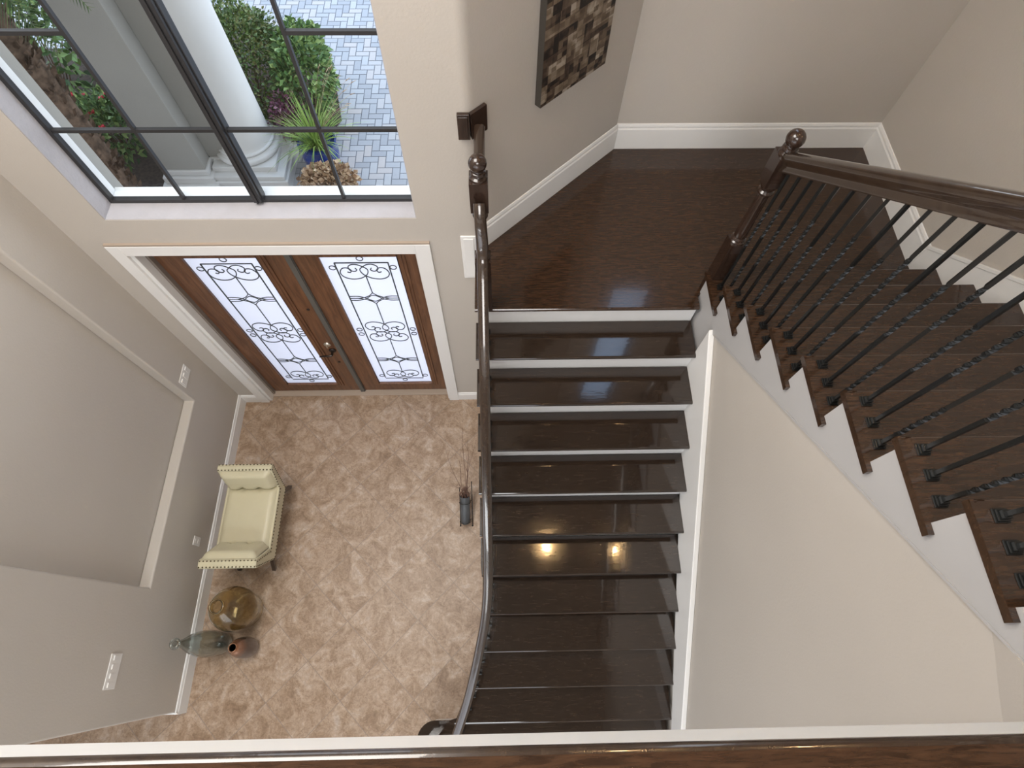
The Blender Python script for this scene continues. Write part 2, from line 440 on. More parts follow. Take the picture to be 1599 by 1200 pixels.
def attach(o, parent):
    """parent keeping world placement (parents are unrotated empties or meshes at a location)"""
    o.parent = parent
    loc = Vector(parent.location)
    q = parent.parent
    while q: loc += Vector(q.location); q = q.parent
    o.matrix_parent_inverse = Matrix.Translation(-loc)

def empty(name, loc, label, cat, group=None):
    o = bpy.data.objects.new(name, None); COL.objects.link(o)
    o.location = loc; o.empty_display_size = 0.1
    tag(o, label, cat, group); return o
def tag(o, label, cat, group=None):
    o['label'] = label; o['category'] = cat
    if group: o['group'] = group
    return o
def struct(o, label=None):
    o['kind'] = 'structure'
    if label: o['label'] = label
    return o
def one(mb, name, m, label, cat, group=None, **k):
    return tag(mb.build(name, m, **k), label, cat, group)

def grid_wall(mb, us, vs, holes, fn, depth):
    """rectangular wall with rectangular holes; fn(u,v,t) -> 3-D, t from 0 (front) to depth"""
    us = sorted(set(us + [h[0] for h in holes] + [h[1] for h in holes]))
    vs = sorted(set(vs + [h[2] for h in holes] + [h[3] for h in holes]))
    def solid(i, j):
        if i < 0 or j < 0 or i >= len(us) - 1 or j >= len(vs) - 1: return False
        cu = (us[i] + us[i + 1]) / 2; cv = (vs[j] + vs[j + 1]) / 2
        return not any(h[0] < cu < h[1] and h[2] < cv < h[3] for h in holes)
    for i in range(len(us) - 1):
        for j in range(len(vs) - 1):
            if not solid(i, j): continue
            a, b, c, d = us[i], us[i + 1], vs[j], vs[j + 1]
            for t in (0, depth):
                mb.add([fn(a, c, t), fn(b, c, t), fn(b, d, t), fn(a, d, t)], [(0, 1, 2, 3)])
            for (di, dj, p, q) in ((-1, 0, (a, c), (a, d)), (1, 0, (b, c), (b, d)), (0, -1, (a, c), (b, c)), (0, 1, (a, d), (b, d))):
                if not solid(i + di, j + dj):
                    mb.add([fn(*p, 0), fn(*q, 0), fn(*q, depth), fn(*p, depth)], [(0, 1, 2, 3)])

# ================================================================== THE SETTING
b = MB(); b.box(-9.0, 4.4, YEND, 2.56, -0.12, 0.0)
struct(b.build('floor', M['tile']), 'travertine tile floor laid on the diagonal')

# left wall with the shallow recess
b = MB()
grid_wall(b, [-0.49, YW + 0.1], [-0.05, ZC + 0.05], [(0.44, 2.035, 0.935, 4.2)], lambda u, v, t: (XL - t, u, v), 0.095)
struct(b.build('wall_left', M['wall'], bevel=0.014, bseg=4), 'beige left wall with a shallow recessed panel')
b = MB(); b.box(XL - 0.22, XL - 0.0955, -0.489, YW, 0, ZC)
struct(b.build('wall_left_core', M['wall']))
b = MB(); b.box(-9.0, XL - 0.221, -0.49, -0.35, 0, ZC)
struct(b.build('wall_left_return', M['wall']))

# entry wall: inner leaf with window and door openings, outer leaf behind the glass
WX0, WX1, WZ0, WZ1 = -2.455, -0.524, 2.875, 6.2
DX0, DX1, DZ1 = -2.515, -0.570, 2.545
b = MB()
grid_wall(b, [XL + 0.0005, -0.185], [-0.05, ZC], [(WX0, WX1, WZ0, WZ1), (DX0, DX1, -1, DZ1)], lambda u, v, t: (u, YW + t, v), 0.13)
struct(b.build('wall_entry', M['wall']), 'beige entry wall')
# soft rounded corner between the entry wall and the angled wall
b = MB()
c0 = Vector((-0.185, YW)); c1 = Vector((D0.x + DV.x * 0.035, D0.y + DV.y * 0.035)); bez = []
for i in range(13):
    t = i / 12; bez.append(c0 * (1 - t) ** 2 + Vector((D0.x, YW)) * 2 * t * (1 - t) + c1 * t * t)
b.add([(p.x, p.y, z) for z in (0, ZC) for p in bez], [(i, i + 1, 14 + i, 13 + i) for i in range(12)])
struct(b.build('wall_corner', M['wall'], smooth='all'))
b = MB()
grid_wall(b, [XL - 0.22, -0.15], [-0.12, ZC], [(WX0 - 0.02, WX1 + 0.02, WZ0 - 0.02, WZ1), (DX0, DX1, -1, DZ1)], lambda u, v, t: (u, 2.61 + t, v), 0.05)
struct(b.build('wall_entry_outer', M['stucco']))
# rough plaster lining of the window opening
b = MB()
b.box(WX0, WX1, YW + 0.004, 2.575, WZ0, WZ0 + 0.004)
b.box(WX0, WX0 + 0.004, YW + 0.004, 2.575, WZ0 + 0.004, WZ1)
b.box(WX1 - 0.004, WX1, YW + 0.004, 2.575, WZ0 + 0.004, WZ1)
struct(b.build('trim_1', M['sill']), 'textured plaster window sill and reveals')

# diagonal wall, back wall, right wall
def diag(s, off, z): return (D0.x + DV.x * s + DN.x * off, D0.y + DV.y * s + DN.y * off, z)
LD = (D1 - D0).length
b = MB()
b.add([diag(0.035, 0, 0), diag(LD, 0, 0), diag(LD, 0, ZC), diag(0.035, 0, ZC),
       (D0.x, D0.y + 0.17, 0), (D1.x, D1.y + 0.17, 0), (D1.x, D1.y + 0.17, ZC), (D0.x, D0.y + 0.17, ZC)],
      [(0, 1, 2, 3), (4, 5, 6, 7), (0, 1, 5, 4), (1, 2, 6, 5), (2, 3, 7, 6), (3, 0, 4, 7)])
struct(b.build('wall_diagonal', M['wall']), 'beige angled wall beside the landing')
BWX0, BWX1, BWZ0, BWZ1 = 1.18, 1.66, 4.45, 6.9
b = MB()
grid_wall(b, [D1.x, XR], [0, ZC], [(BWX0, BWX1, BWZ0, BWZ1)], lambda u, v, t: (u, YB + t, v), 0.17)
struct(b.build('wall_back', M['wall']), 'beige wall behind the stair landing')
b = MB(); b.add([(BWX0, YB + 0.09, BWZ0), (BWX1, YB + 0.09, BWZ0), (BWX1, YB + 0.09, BWZ1), (BWX0, YB + 0.09, BWZ1)], [(0, 1, 2, 3)])
wb = struct(b.build('window_2', M['clear']), 'tall window above the landing')
b = MB()
for x in (BWX0 + 0.02, BWX1 - 0.02): b.box(x - 0.02, x + 0.02, YB + 0.07, YB + 0.12, BWZ0, BWZ1)
for z in (BWZ0 + 0.02, BWZ1 - 0.02): b.box(BWX0, BWX1, YB + 0.075, YB + 0.115, z - 0.018, z + 0.018)
b.build('window_frame', M['bronze'], wb)
b = MB(); b.box(XR, XR + 0.15, YEND, YB + 0.17, 0, ZC)
struct(b.build('wall_right', M['wall']), 'beige wall at the right of the stairs')

# wall under the upper flight
def ul(Y): return 2.634 + (1.70 - Y) * 0.822                 # lower edge of the white stringer
b = MB()
b.prism_x([(2.05, 0), (2.05, ZL - 0.05), (1.90, ZL - 0.05), (1.90, ul(1.9) + 0.05), (-0.24, ul(-0.24) + 0.03), (-0.24, 4.16), (YEND, 4.16), (YEND, 0)], XW, XW + 0.1)
struct(b.build('wall_stair', M['wall']), 'beige wall under the upper stairs')
# slightly proud cove at the head of that wall
b = MB()
def pv(Y, z, dx): return (XW - 0.0005 - dx, Y, z)
pts = [(-0.30, 3.915), (-0.15, 3.957), (-0.05, 3.99), (0.02, 4.01), (0.07, 4.035)]
top = [(y, max(z + 0.002, min(ul(y) + 0.005, 4.16))) for y, z in pts]
vs = [pv(y, z, 0.0) for y, z in pts] + [pv(y, z, 0.035 * (z - pts[i][1]) / 0.16) for i, (y, z) in enumerate(top)] + [pv(y, z, -0.003) for y, z in top]
nn = len(pts)
fs = [(i, i + 1, nn + i + 1, nn + i) for i in range(nn - 1)] + [(nn + i, nn + i + 1, 2 * nn + i + 1, 2 * nn + i) for i in range(nn - 1)]
b.add(vs, fs)
struct(b.build('trim_2', M['wall'], smooth=True))

# walls closing the place out of sight, with tall rear windows
b = MB()
grid_wall(b, [-9.0, XR], [0, ZC], [(-8.4, -6.0, 0.1, 3.9), (-5.4, -3.0, 0.1, 3.9), (-2.8, 0.9, 0.1, 3.9), (-5.4, -3.2, 4.9, 6.8), (-2.4, -0.2, 4.9, 6.8), (0.2, 2.2, 4.9, 6.8)],
          lambda u, v, t: (u, YEND - t, v), 0.15)
struct(b.build('wall_rear', M['wall']), 'rear wall with tall windows')
b = MB()
grid_wall(b, [YEND, -0.35], [0, ZC], [(-7.5, -2.0, 0.3, 3.4)], lambda u, v, t: (-9.0 - t, u, v), 0.15)
struct(b.build('wall_far_left', M['wall']), 'far left wall with a wide window')
b = MB(); b.box(-9.15, XR + 0.15, YEND - 0.15, YB + 0.17, ZC, ZC + 0.1)
struct(b.build('ceiling', M['wall']), 'ceiling')

# upper walkway: slab, white fascia, nosing and floor
b = MB(); b.box(XL, XW, -8.99, -0.205, 4.165, ZF - 0.03)
b.box(XW, XR, -8.99, -0.30, 4.165, ZF - 0.03)
struct(b.build('ceiling_lower', M['wall']), 'underside of the upper walkway')
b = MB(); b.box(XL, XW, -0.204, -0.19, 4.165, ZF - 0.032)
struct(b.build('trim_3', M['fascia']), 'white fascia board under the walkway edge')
b = MB()
b.box(XL, XR, -8.99, -0.178, ZF - 0.03, ZF)
struct(b.build('floor_upper', M['landwood']), 'dark wood upper walkway floor')
b = MB()
prof = [(0.013 * math.sin(PI * k / 8) , 0.015 * -math.cos(PI * k / 8)) for k in range(9)]
b.prism_x([(-0.1779 + a, ZF - 0.015 + c) for a, c in prof], XL, XR)
struct(b.build('trim_4', M['railwood'], smooth=True), 'dark rounded nosing of the walkway')

# baseboards
BB = [(0, 0), (0.016, 0), (0.016, 0.155), (0.011, 0.165), (0.011, 0.178), (0.006, 0.192), (0, 0.195)]
def baseboard(name, p0, p1, nrm, z, h=0.195, lab=None):
    p0 = Vector(p0); p1 = Vector(p1); nv = Vector(nrm)
    mb = MB(); k = h / 0.195
    mb.prism(BB, lambda a, c, t: (*(((p1 if t else p0) + nv * (a + 0.0004))), z + c * k))
    return struct(mb.build(name, M['trim']), lab)
baseboard('baseboard_left', (XL, -0.505), (XL, YW - 0.0), (1, 0), 0, 0.17, 'white baseboard along the left wall')
baseboard('baseboard_left_return', (XL - 0.2, -0.49), (XL + 0.016, -0.49), (0, -1), 0, 0.17)
baseboard('baseboard_far_left', (-9.0, -0.49), (XL - 0.2, -0.49), (0, -1), 0, 0.17)
baseboard('baseboard_entry', (-0.469, YW), (-0.14, YW), (0, -1), 0, 0.16)
baseboard('baseboard_entry_left', (XL + 0.017, YW), (-2.60, YW), (0, -1), 0, 0.16)
zl = ZL + 0.0005
q0 = Vector(diag(0.0, 0, 0)[:2]); q1 = Vector(diag(LD, 0, 0)[:2])
baseboard('baseboard_diagonal', q0, q1 + Vector((0.006, -0.0)), (DN.x, DN.y), zl, 0.215, 'white baseboard along the angled landing wall')
baseboard('baseboard_back', (D1.x, YB), (XR, YB), (0, -1), zl, 0.215, 'white baseboard behind the landing')
baseboard('baseboard_right', (XR, 2.27), (XR, YB), (-1, 0), zl, 0.215, 'white baseboard right of the landing')
# sloping skirt on the right wall
b = MB()
def sk(Y): return 2.77 + (2.27 - Y) * 0.7776
b.prism_x([(2.27, ZL), (2.27, sk(2.27)), (-0.10, sk(-0.10)), (-0.10, ZF - 0.1), (2.05, ZL)], XR - 0.014, XR - 0.0004)
b.prism_x([(2.27, sk(2.27) - 0.03), (2.27, sk(2.27)), (-0.10, sk(-0.10)), (-0.10, sk(-0.1) - 0.03)], XR - 0.02, XR - 0.0141)
struct(b.build('trim_5', M['trim'], bevel=0.003), 'white sloping skirt board on the right wall')

# ================================================================== WINDOW
GY = 2.58
b = MB(); b.add([(WX0 + 0.004, GY, WZ0 + 0.004), (WX1 - 0.004, GY, WZ0 + 0.004), (WX1 - 0.004, GY, WZ1), (WX0 + 0.004, GY, WZ1)], [(0, 1, 2, 3)])
win = struct(b.build('window_1', M['clear']), 'large two-light window with dark bronze grid above the doors')
b = MB()
b.box(WX0 + 0.004, WX1 - 0.004, GY - 0.018, GY + 0.018, WZ0 + 0.0045, WZ0 + 0.028)
b.box(WX0 + 0.004, WX0 + 0.028, GY - 0.018, GY + 0.018, WZ0 + 0.028, WZ1)
b.box(WX1 - 0.028, WX1 - 0.004, GY - 0.018, GY + 0.018, WZ0 + 0.028, WZ1)
b.build('window_frame', M['bronze'], win, bevel=0.002)
b = MB()
b.box(-1.541, -1.490, GY - 0.045, GY + 0.045, WZ0 + 0.028, WZ1)
b.box(-1.520, -1.511, GY - 0.055, GY - 0.045, WZ0 + 0.028, WZ1)
b.box(-1.497, -1.483, GY - 0.02, GY + 0.03, WZ0 + 0.028, WZ1)
b.build('mullion', M['bronze'], win, bevel=0.003)
for x in (-1.986, -0.985):
    b = MB(); b.box(x - 0.009, x + 0.009, GY - 0.012, GY + 0.012, WZ0 + 0.028, WZ1)
    b.build('muntin', M['bronze'], win)
for (x0, x1, z) in ((WX0 + 0.028, -1.541, 3.422), (-1.483, WX1 - 0.028, 3.422), (WX0 + 0.028, -1.986, 3.967), (-0.985, WX1 - 0.028, 3.967), (WX0 + 0.028, WX1 - 0.028, 4.9)):
    b = MB(); b.box(x0, x1, GY - 0.011, GY + 0.011, z - 0.010, z + 0.010)
    b.build('muntin', M['bronze'], win)
# exterior white sill and jamb
b = MB()
b.box(WX0 - 0.02, WX1 + 0.02, GY + 0.02, 2.665, WZ0 - 0.06, WZ0 + 0.004)
b.box(WX0 - 0.02, WX1 + 0.02, 2.6655, 2.71, WZ0 - 0.06, WZ0 - 0.006)
b.box(WX0 - 0.021, WX0 + 0.002, GY + 0.02, 2.675, WZ0 + 0.0045, WZ1)
b.box(WX1 - 0.002, WX1 + 0.021, GY + 0.02, 2.675, WZ0 + 0.0045, WZ1)
struct(b.build('trim_6', M['extwhite'], bevel=0.004), 'white exterior window sill and jambs')

# ================================================================== FRONT DOORS
# casing and jambs
b = MB()
b.box(-2.605, DX0, YW - 0.022, YW - 0.0004, 0, 2.64)
b.box(DX1, -0.469, YW - 0.022, YW - 0.0004, 0, 2.64)
b.box(DX0, DX1, YW - 0.022, YW - 0.0004, DZ1, 2.64)
struct(b.build('trim_7', M['trim'], bevel=0.003), 'white casing around the front doors')
b = MB(); b.box(-2.605, -0.469, YW - 0.018, YW - 0.0004, 2.6403, 2.656)
struct(b.build('trim_11', M['saddle']), 'thin tan strip on top of the door casing')
b = MB()
b.box(DX0, DX0 + 0.03, YW + 0.0, 2.50, 0, DZ1); b.box(DX1 - 0.012, DX1, YW, 2.60, 0, DZ1); b.box(DX0, DX1, YW, 2.60, DZ1 - 0.015, DZ1)
b.box(DX0, DX0 + 0.012, 2.5, 2.60, 0, DZ1)
struct(b.build('trim_8', M['trim'], bevel=0.002))
b = MB(); b.box(DX0 + 0.012, DX0 + 0.05, 2.5, 2.60, 0, DZ1 - 0.016)
struct(b.build('trim_9', M['jamb']), 'taupe strip along the hinge side of the doors')
b = MB(); b.box(DX0 + 0.031, DX1 - 0.013, YW + 0.045, 2.60, 0.0003, 0.018)
struct(b.build('trim_10', M['saddle'], bevel=0.004), 'beige threshold under the doors')

def scroll_iron(x0, x1, z0, z1, y):
    """decorative iron pattern of one door light"""
    mb = MB(); r = 0.0043
    w = x1 - x0; cx = (x0 + x1) / 2
    def P(u, v): return (cx + u * w / 2, y, z0 + v * (z1 - z0))
    hh = (z1 - z0)
    a = 0.70   # inner frame half width
    k = w / 2
    for s in (-1, 1): mb.tube([P(s * a, 0.045), P(s * a, 0.952)], r * 1.25)
    mb.tube([P(-a, 0.952), P(a, 0.952)], r * 1.15); mb.tube([P(-a, 0.035), P(a, 0.035)], r)
    def circ(u, v, rad):
        c = P(u, v)
        mb.tube([(c[0] + rad * math.cos(t * PI / 8), y, c[2] + rad * math.sin(t * PI / 8)) for t in range(16)], r * 0.9, closed=True, seg=5)
    for s in (-1, 1):
        circ(s * 0.80, 0.925, 0.024); circ(s * 0.80, 0.065, 0.024)
        circ(s * 0.84, 0.505, 0.024); circ(s * 0.84, 0.468, 0.024)
    circ(0, 0.975, 0.024); circ(0, 0.018, 0.024)
    def spline(pts):
        out = []; Q = [pts[0]] + pts + [pts[-1]]
        for i in range(1, len(Q) - 2):
            p0, p1, p2, p3 = Q[i - 1:i + 3]
            for k in range(4):
                t = k / 4
                out.append(tuple(0.5 * ((2 * p1[j]) + (-p0[j] + p2[j]) * t + (2 * p0[j] - 5 * p1[j] + 4 * p2[j] - p3[j]) * t * t + (-p0[j] + 3 * p1[j] - 3 * p2[j] + p3[j]) * t ** 3) for j in range(2)))
        out.append(pts[-1]); return out
    def scroll(v0, d, sz=1.0):
        # mirrored scrolls that cross on the axis; d=+1: the curls sit above the lobes
        zb = z0 + v0 * hh
        outer = [(0.0, 0.105), (-0.026, 0.075), (-0.022, 0.035), (0.0, 0.0), (0.045, -0.032), (0.105, -0.040), (0.155, -0.015), (0.172, 0.035), (0.150, 0.085), (0.112, 0.092), (0.090, 0.066), (0.100, 0.040), (0.120, 0.046)]
        inner = [(0.0, 0.105), (0.030, 0.128), (0.070, 0.132), (0.100, 0.108), (0.098, 0.070), (0.070, 0.052), (0.048, 0.068), (0.056, 0.090)]
        for s in (-1, 1):
            for ln in (outer, inner):
                mb.tube([(cx + s * u * sz, y, zb + d * w_ * sz) for u, w_ in spline(ln)], r, seg=5)
    scroll(0.878, 1, 1.06)
    scroll(0.545, -1, 1.0)
    scroll(0.425, 1, 1.0)
    scroll(0.105, -1, 0.95)
    def diamond(v):
        for s in (-1, 1):
            for q in (-1, 1):
                mb.tube([P(a_, v + b_) for a_, b_ in spline([(0, q * 0.036), (s * 0.10, q * 0.020), (s * 0.24, q * 0.008), (s * 0.44, 0.0)])], r * 0.9, seg=5)
            mb.tube([P(a_, v + s * b_) for a_, b_ in spline([(-a, 0.013), (-0.46, 0.013), (-0.26, 0.004), (0, -0.020), (0.26, 0.004), (0.46, 0.013), (a, 0.013)])], r * 0.9, seg=5)
            mb.tube([P(s * a, v), P(s * 0.44, v)], r * 0.8, seg=5)
    diamond(0.735); diamond(0.235)
    mb.tube([P(0, 0.878), P(0, 0.771)], r); mb.tube([P(0, 0.699), P(0, 0.545)], r)
    mb.tube([P(0, 0.425), P(0, 0.271)], r); mb.tube([P(0, 0.199), P(0, 0.105)], r)
    return mb

def door(name, x0, x1, g0, g1, lab):
    z0, z1 = 0.02, 2.525; y0, y1 = 2.535, 2.58
    gz0, gz1 = 0.215, 2.375
    mb = MB()
    grid_wall(mb, [x0, x1], [z0, z1], [(g0 - 0.03, g1 + 0.03, gz0 - 0.03, gz1 + 0.03)], lambda u, v, t: (u, y0 + t, v), y1 - y0)
    d = struct(mb.build(name, M['doorwood'], bevel=0.003), lab)
    mb = MB()   # raised moulding around the glass
    for (w, yy) in ((0.055, 0.012), (0.034, 0.020)):
        a0, a1, c0, c1 = g0 - w, g1 + w, gz0 - w, gz1 + w
        i = 0.028 if w > 0.04 else 0.0
        mb.box(a0, g0 - i, y0 - yy, y0 + 0.002, c0, c1); mb.box(g1 + i, a1, y0 - yy, y0 + 0.002, c0, c1)
        mb.box(g0 - i, g1 + i, y0 - yy, y0 + 0.002, c0, gz0 - i); mb.box(g0 - i, g1 + i, y0 - yy, y0 + 0.002, gz1 + i, c1)
    mb.build('glass_moulding', M['doorwood'], d, bevel=0.004)
    mb = MB(); mb.box(g0 - 0.028, g1 + 0.028, 2.553, 2.559, gz0 - 0.028, gz1 + 0.028)
    mb.build('frosted_glass', M['frosted'], d)
    scroll_iron(g0, g1, gz0, gz1, 2.545).build('iron_scrollwork', M['doriron'], d, smooth='all')
    return d
dl = door('door_1', DX0 + 0.052, -1.512, -2.265, -1.735, 'left front door of brown wood with frosted glass and handle')
dr = door('door_2', -1.508, DX1 - 0.014, -1.300, -0.740, 'right front door of brown wood with frosted glass')
b = MB(); b.box(-1.535, -1.492, 2.512, 2.535, 0.02, 2.525); b.box(-1.492, -1.486, 2.520, 2.535, 0.02, 2.525)
b.build('astragal', M['gasket'], dl, bevel=0.003)
b = MB()
b.sphere((-1.607, 2.530, 1.065), 0.034, 16, 10, (1, 0.45, 1)); b.box(-1.612, -1.602, 2.500, 2.516, 1.045, 1.085)
b.build('deadbolt', M['steel'], dl, smooth=True)
b = MB()
b.sphere((-1.592, 2.530, 0.945), 0.036, 16, 10, (1, 0.4, 1))
b.tube([(-1.592, 2.52, 0.945), (-1.592, 2.475, 0.945)], 0.011, 8)
b.tube([(-1.592, 2.475, 0.945), (-1.63, 2.468, 0.948), (-1.67, 2.472, 0.943), (-1.71, 2.475, 0.925)], [0.011, 0.009, 0.008, 0.007], 8)
b.build('door_handle', M['bronzehw'], dl, smooth=True)
for z in (1.66, 0.70):
    b = MB(); b.sphere((-1.595, 2.533, z), 0.014, 10, 6, (1, 0.4, 1)); b.build('small_bolt', M['bronzehw'], dl, smooth=True)

# ================================================================== STAIRS
def railx(Y):
    """plan curve of the lower rail"""
    pts = [(0.34, -0.092), (0.154, -0.108), (0.014, -0.140), (-0.162, -0.185), (-0.34, -0.238), (-0.53, -0.312), (-0.72, -0.400), (-0.9, -0.50)]
    if Y >= pts[0][0]: return -0.092
    for (a, xa), (c, xc) in zip(pts, pts[1:]):
        if Y >= c:
            t = (a - Y) / (a - c); return xa + (xc - xa) * t
    return -0.50
def leftx(Y): return railx(Y) - (0.078 if Y > 0.5 else 0.07)
def nose_low(k): return 1.95 - RUN * k, ZL - RISE * k
def nose_up(k): return 2.109 - RUN * k, ZL + RISE * (k + 1)

TT = 0.030
low = empty('staircase', (0.6, 0.2, 0.0), 'lower flight of dark glossy treads with white risers', 'staircase')
up = empty('staircase', (2.0, 1.0, ZL), 'upper flight of dark wood treads climbing along the right wall', 'staircase')

def nosed(mb, poly, front_idx, z1):
    mb.prism_z(poly, z1 - TT, z1)
def rounded_nose(mb, x0, x1, y, z, d):
    """half-round strip at a tread front; d = direction (+1 / -1) in Y"""
    pr = [(y + d * 0.013 * math.sin(PI * i / 8), z - TT / 2 - 0.015 * math.cos(PI * i / 8)) for i in range(9)]
    mb.prism_x(pr, x0, x1)
for k in range(1, 13):
    y, z = nose_low(k)
    y1 = y + RUN + 0.025
    left = [(leftx(y + 0.013 + (y1 - y - 0.013) * i / 4), y + 0.013 + (y1 - y - 0.013) * i / 4) for i in range(5)]
    mb = MB()
    poly = [(XS, y + 0.013), (XS, y1)] + left[::-1]
    if k == 11:
        cx, cy, rr = -0.575, -0.70, 0.135
        arc = [(cx + rr * math.cos(t), cy + rr * math.sin(t)) for t in [PI / 2 + PI * i / 14 for i in range(15)]]
        poly = [(XS, y + 0.013), (XS, y1), (leftx(-0.57), y1)] + [(-0.45, cy + rr)] + arc
    if k == 12:
        cx, cy, rr = -0.60, -0.93, 0.15
        arc = [(cx + rr * math.cos(t), cy + rr * math.sin(t)) for t in [PI / 2 + PI * i / 14 for i in range(15)]]
        poly = [(XS, y + 0.013), (XS, y1), (-0.40, y1)] + arc
    mb.prism_z(poly, z - TT, z)
    rounded_nose(mb, poly[-1][0], XS, y + 0.013, z, -1)
    mb.build('tread', M['stairwood'], low)
    mb = MB()
    ry = y + 0.030
    l2 = [(leftx(ry + (RUN - 0.006) * i / 4) + 0.035, ry + (RUN - 0.006) * i / 4) for i in range(5)]
    poly = [(XS, ry), (XS, ry + RUN - 0.006)] + l2[::-1]
    mb.prism_z(poly, 0.0, z - TT)
    if k in (11, 12):
        mb.prism_z([(cx + (rr - 0.03) * math.cos(t), cy + (rr - 0.03) * math.sin(t)) for t in [PI / 2 + PI * i / 10 for i in range(11)]] + [(-0.35, cy - rr + 0.03), (-0.35, cy + rr - 0.03)], 0, z - TT)
    mb.build('riser', M['trim'], low)
# landing with its own riser (part of the lower flight)
mb = MB()
land = [(leftx(1.96), 1.963), (XS, 1.963), (XS, 2.06), (XR - 0.001, 2.06), (XR - 0.001, YB - 0.001), (D1.x, YB - 0.001)]
dp = diag(0.01, 0.001, 0)
land += [(dp[0], dp[1]), (leftx(1.96), YW - 0.001)]
mb.prism_z(land, ZL - TT, ZL)
rounded_nose(mb, leftx(1.96), XS, 1.963, ZL, -1)
mb.build('landing', M['landwood'], low)
mb = MB(); mb.prism_z([(-0.135, 1.98), (XS, 1.98), (XS, 2.0), (-0.135, 2.0)], 0, ZL - TT)
mb.box(-0.135, -0.11, 2.0, YW - 0.001, 0, ZL - TT)
mb.build('riser', M['trim'], low)
# skirt of the lower flight on the stair side wall
def lt(Y): return 2.639 - (1.742 - Y) * 0.765
mb = MB()
mb.prism_x([(1.742, lt(1.742)), (1.742, 2.1), (-1.45, 0.02), (-1.45, lt(-1.45))], XS - 0.003, XW - 0.0005)
mb.build('skirt_board', M['trim'], low, bevel=0.007, bseg=3)

# upper flight
for k in range(0, 10):
    y, z = nose_up(k)
    if k == 9: break
    mb = MB()
    mb.box(XS + 0.012, XR - 0.015, y - 0.013 - RUN - 0.012, y - 0.013, z - TT, z)
    rounded_nose(mb, XS + 0.012, XR - 0.015, y - 0.013, z, 1)
    # return nosing along the open end
    yb = y - 0.319
    mb.box(XS + 0.0005, XS + 0.012, y - 0.013 - RUN - 0.012, y - 0.002, z - TT, z)
    mb.box(XS + 0.0005, XS + 0.052, yb, y - 0.013 - RUN - 0.012, z - TT, z)
    mb.build('tread', M['landwood'], up)
    mb = MB(); mb.box(XS + 0.036, XR - 0.015, y - 0.045, y - 0.030, z - RISE, z - TT)
    mb.box(XS + 0.036, XR - 0.015, y - RUN - 0.03, y - 0.045, z - 0.30, z - TT - 0.001)
    mb.build('riser', M['trim'], up)
mb = MB(); y, z = nose_up(9); mb.box(XS + 0.036, XR - 0.015, y - 0.045, y - 0.030, z - RISE, z - TT)
mb.build('riser', M['trim'], up)
# open stringer, saw-tooth along the steps
saw = [(1.742, 2.30), (1.742, lt(1.742) - 0.0)]
saw = []
saw.append((2.079, ZL - TT)); 
for k in range(0, 10):
    y, z = nose_up(k)
    saw.append((y - 0.030, z - RISE - (TT if k == 0 else 0))); saw.append((y - 0.030, z - TT))
    saw.append((y - 0.030 - RUN, z - TT))
saw = saw[:-1]
yl, zl_ = saw[-1]
poly = [saw[0]] + saw[1:] + [(yl, 4.164), (-0.19, 4.164), (-0.19, ul(-0.19)), (1.70, ul(1.70)), (1.742, 2.60), (1.742, 2.20), (2.05, 2.20)]
def clean(pl):
    out = []
    for p in pl:
        if not out or (abs(p[0] - out[-1][0]) + abs(p[1] - out[-1][1])) > 1e-4: out.append(p)
    return out
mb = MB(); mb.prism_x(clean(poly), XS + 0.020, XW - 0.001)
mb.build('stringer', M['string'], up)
mb = MB()
mb.prism_x([(1.70, ul(1.70)), (1.70, ul(1.70) + 0.011), (-0.19, ul(-0.19) + 0.011), (-0.19, ul(-0.19))], XS + 0.016, XS + 0.0199)
mb.build('stringer_bead', M['string'], up)

# ================================================================== RAILINGS
RP = [(-0.020, 0.0), (0.020, 0.0), (0.022, 0.012), (0.017, 0.020), (0.021, 0.030), (0.0285, 0.040), (0.0285, 0.052), (0.024, 0.062), (0.012, 0.068), (-0.012, 0.068), (-0.024, 0.062), (-0.0285, 0.052), (-0.0285, 0.040), (-0.021, 0.030), (-0.017, 0.020), (-0.022, 0.012)]
def newel(mb, x, y, z0, block_bot, block_top, ball_z, base_top, s=0.045):
    mb.box(x - s, x + s, y - s, y + s, z0, base_top)
    mb.box(x - s, x + s, y - s, y + s, block_bot, block_top)
    L = block_bot - base_top
    prof = [(s * 0.98, base_top), (s * 0.98, base_top + 0.012), (s * 0.80, base_top + 0.018), (s * 0.92, base_top + 0.030), (s * 0.74, base_top + 0.042)]
    prof += [(s * (0.80 - 0.14 * i / 6), base_top + 0.05 + (L - 0.13) * i / 6) for i in range(7)]
    zt = block_bot
    prof += [(s * 0.64, zt - 0.075), (s * 0.90, zt - 0.062), (s * 0.92, zt - 0.050), (s * 0.70, zt - 0.040), (s * 0.88, zt - 0.025), (s * 0.98, zt - 0.010), (s * 0.98, zt)]
    mb.lathe(prof, (x, y, 0), 20)
    r = 0.044
    zt = block_top
    prof = [(s * 0.98, zt), (s * 0.95, zt + 0.012), (s * 0.70, zt + 0.020), (s * 0.86, zt + 0.032), (s * 0.80, zt + 0.044), (s * 0.52, zt + 0.052)]
    mb.lathe(prof, (x, y, 0), 20)
    mb.sphere((x, y, ball_z), r, 20, 14)
    mb.lathe([(s * 0.70, zt + 0.04), (s * 0.62, ball_z - r * 0.75)], (x, y, 0), 16)

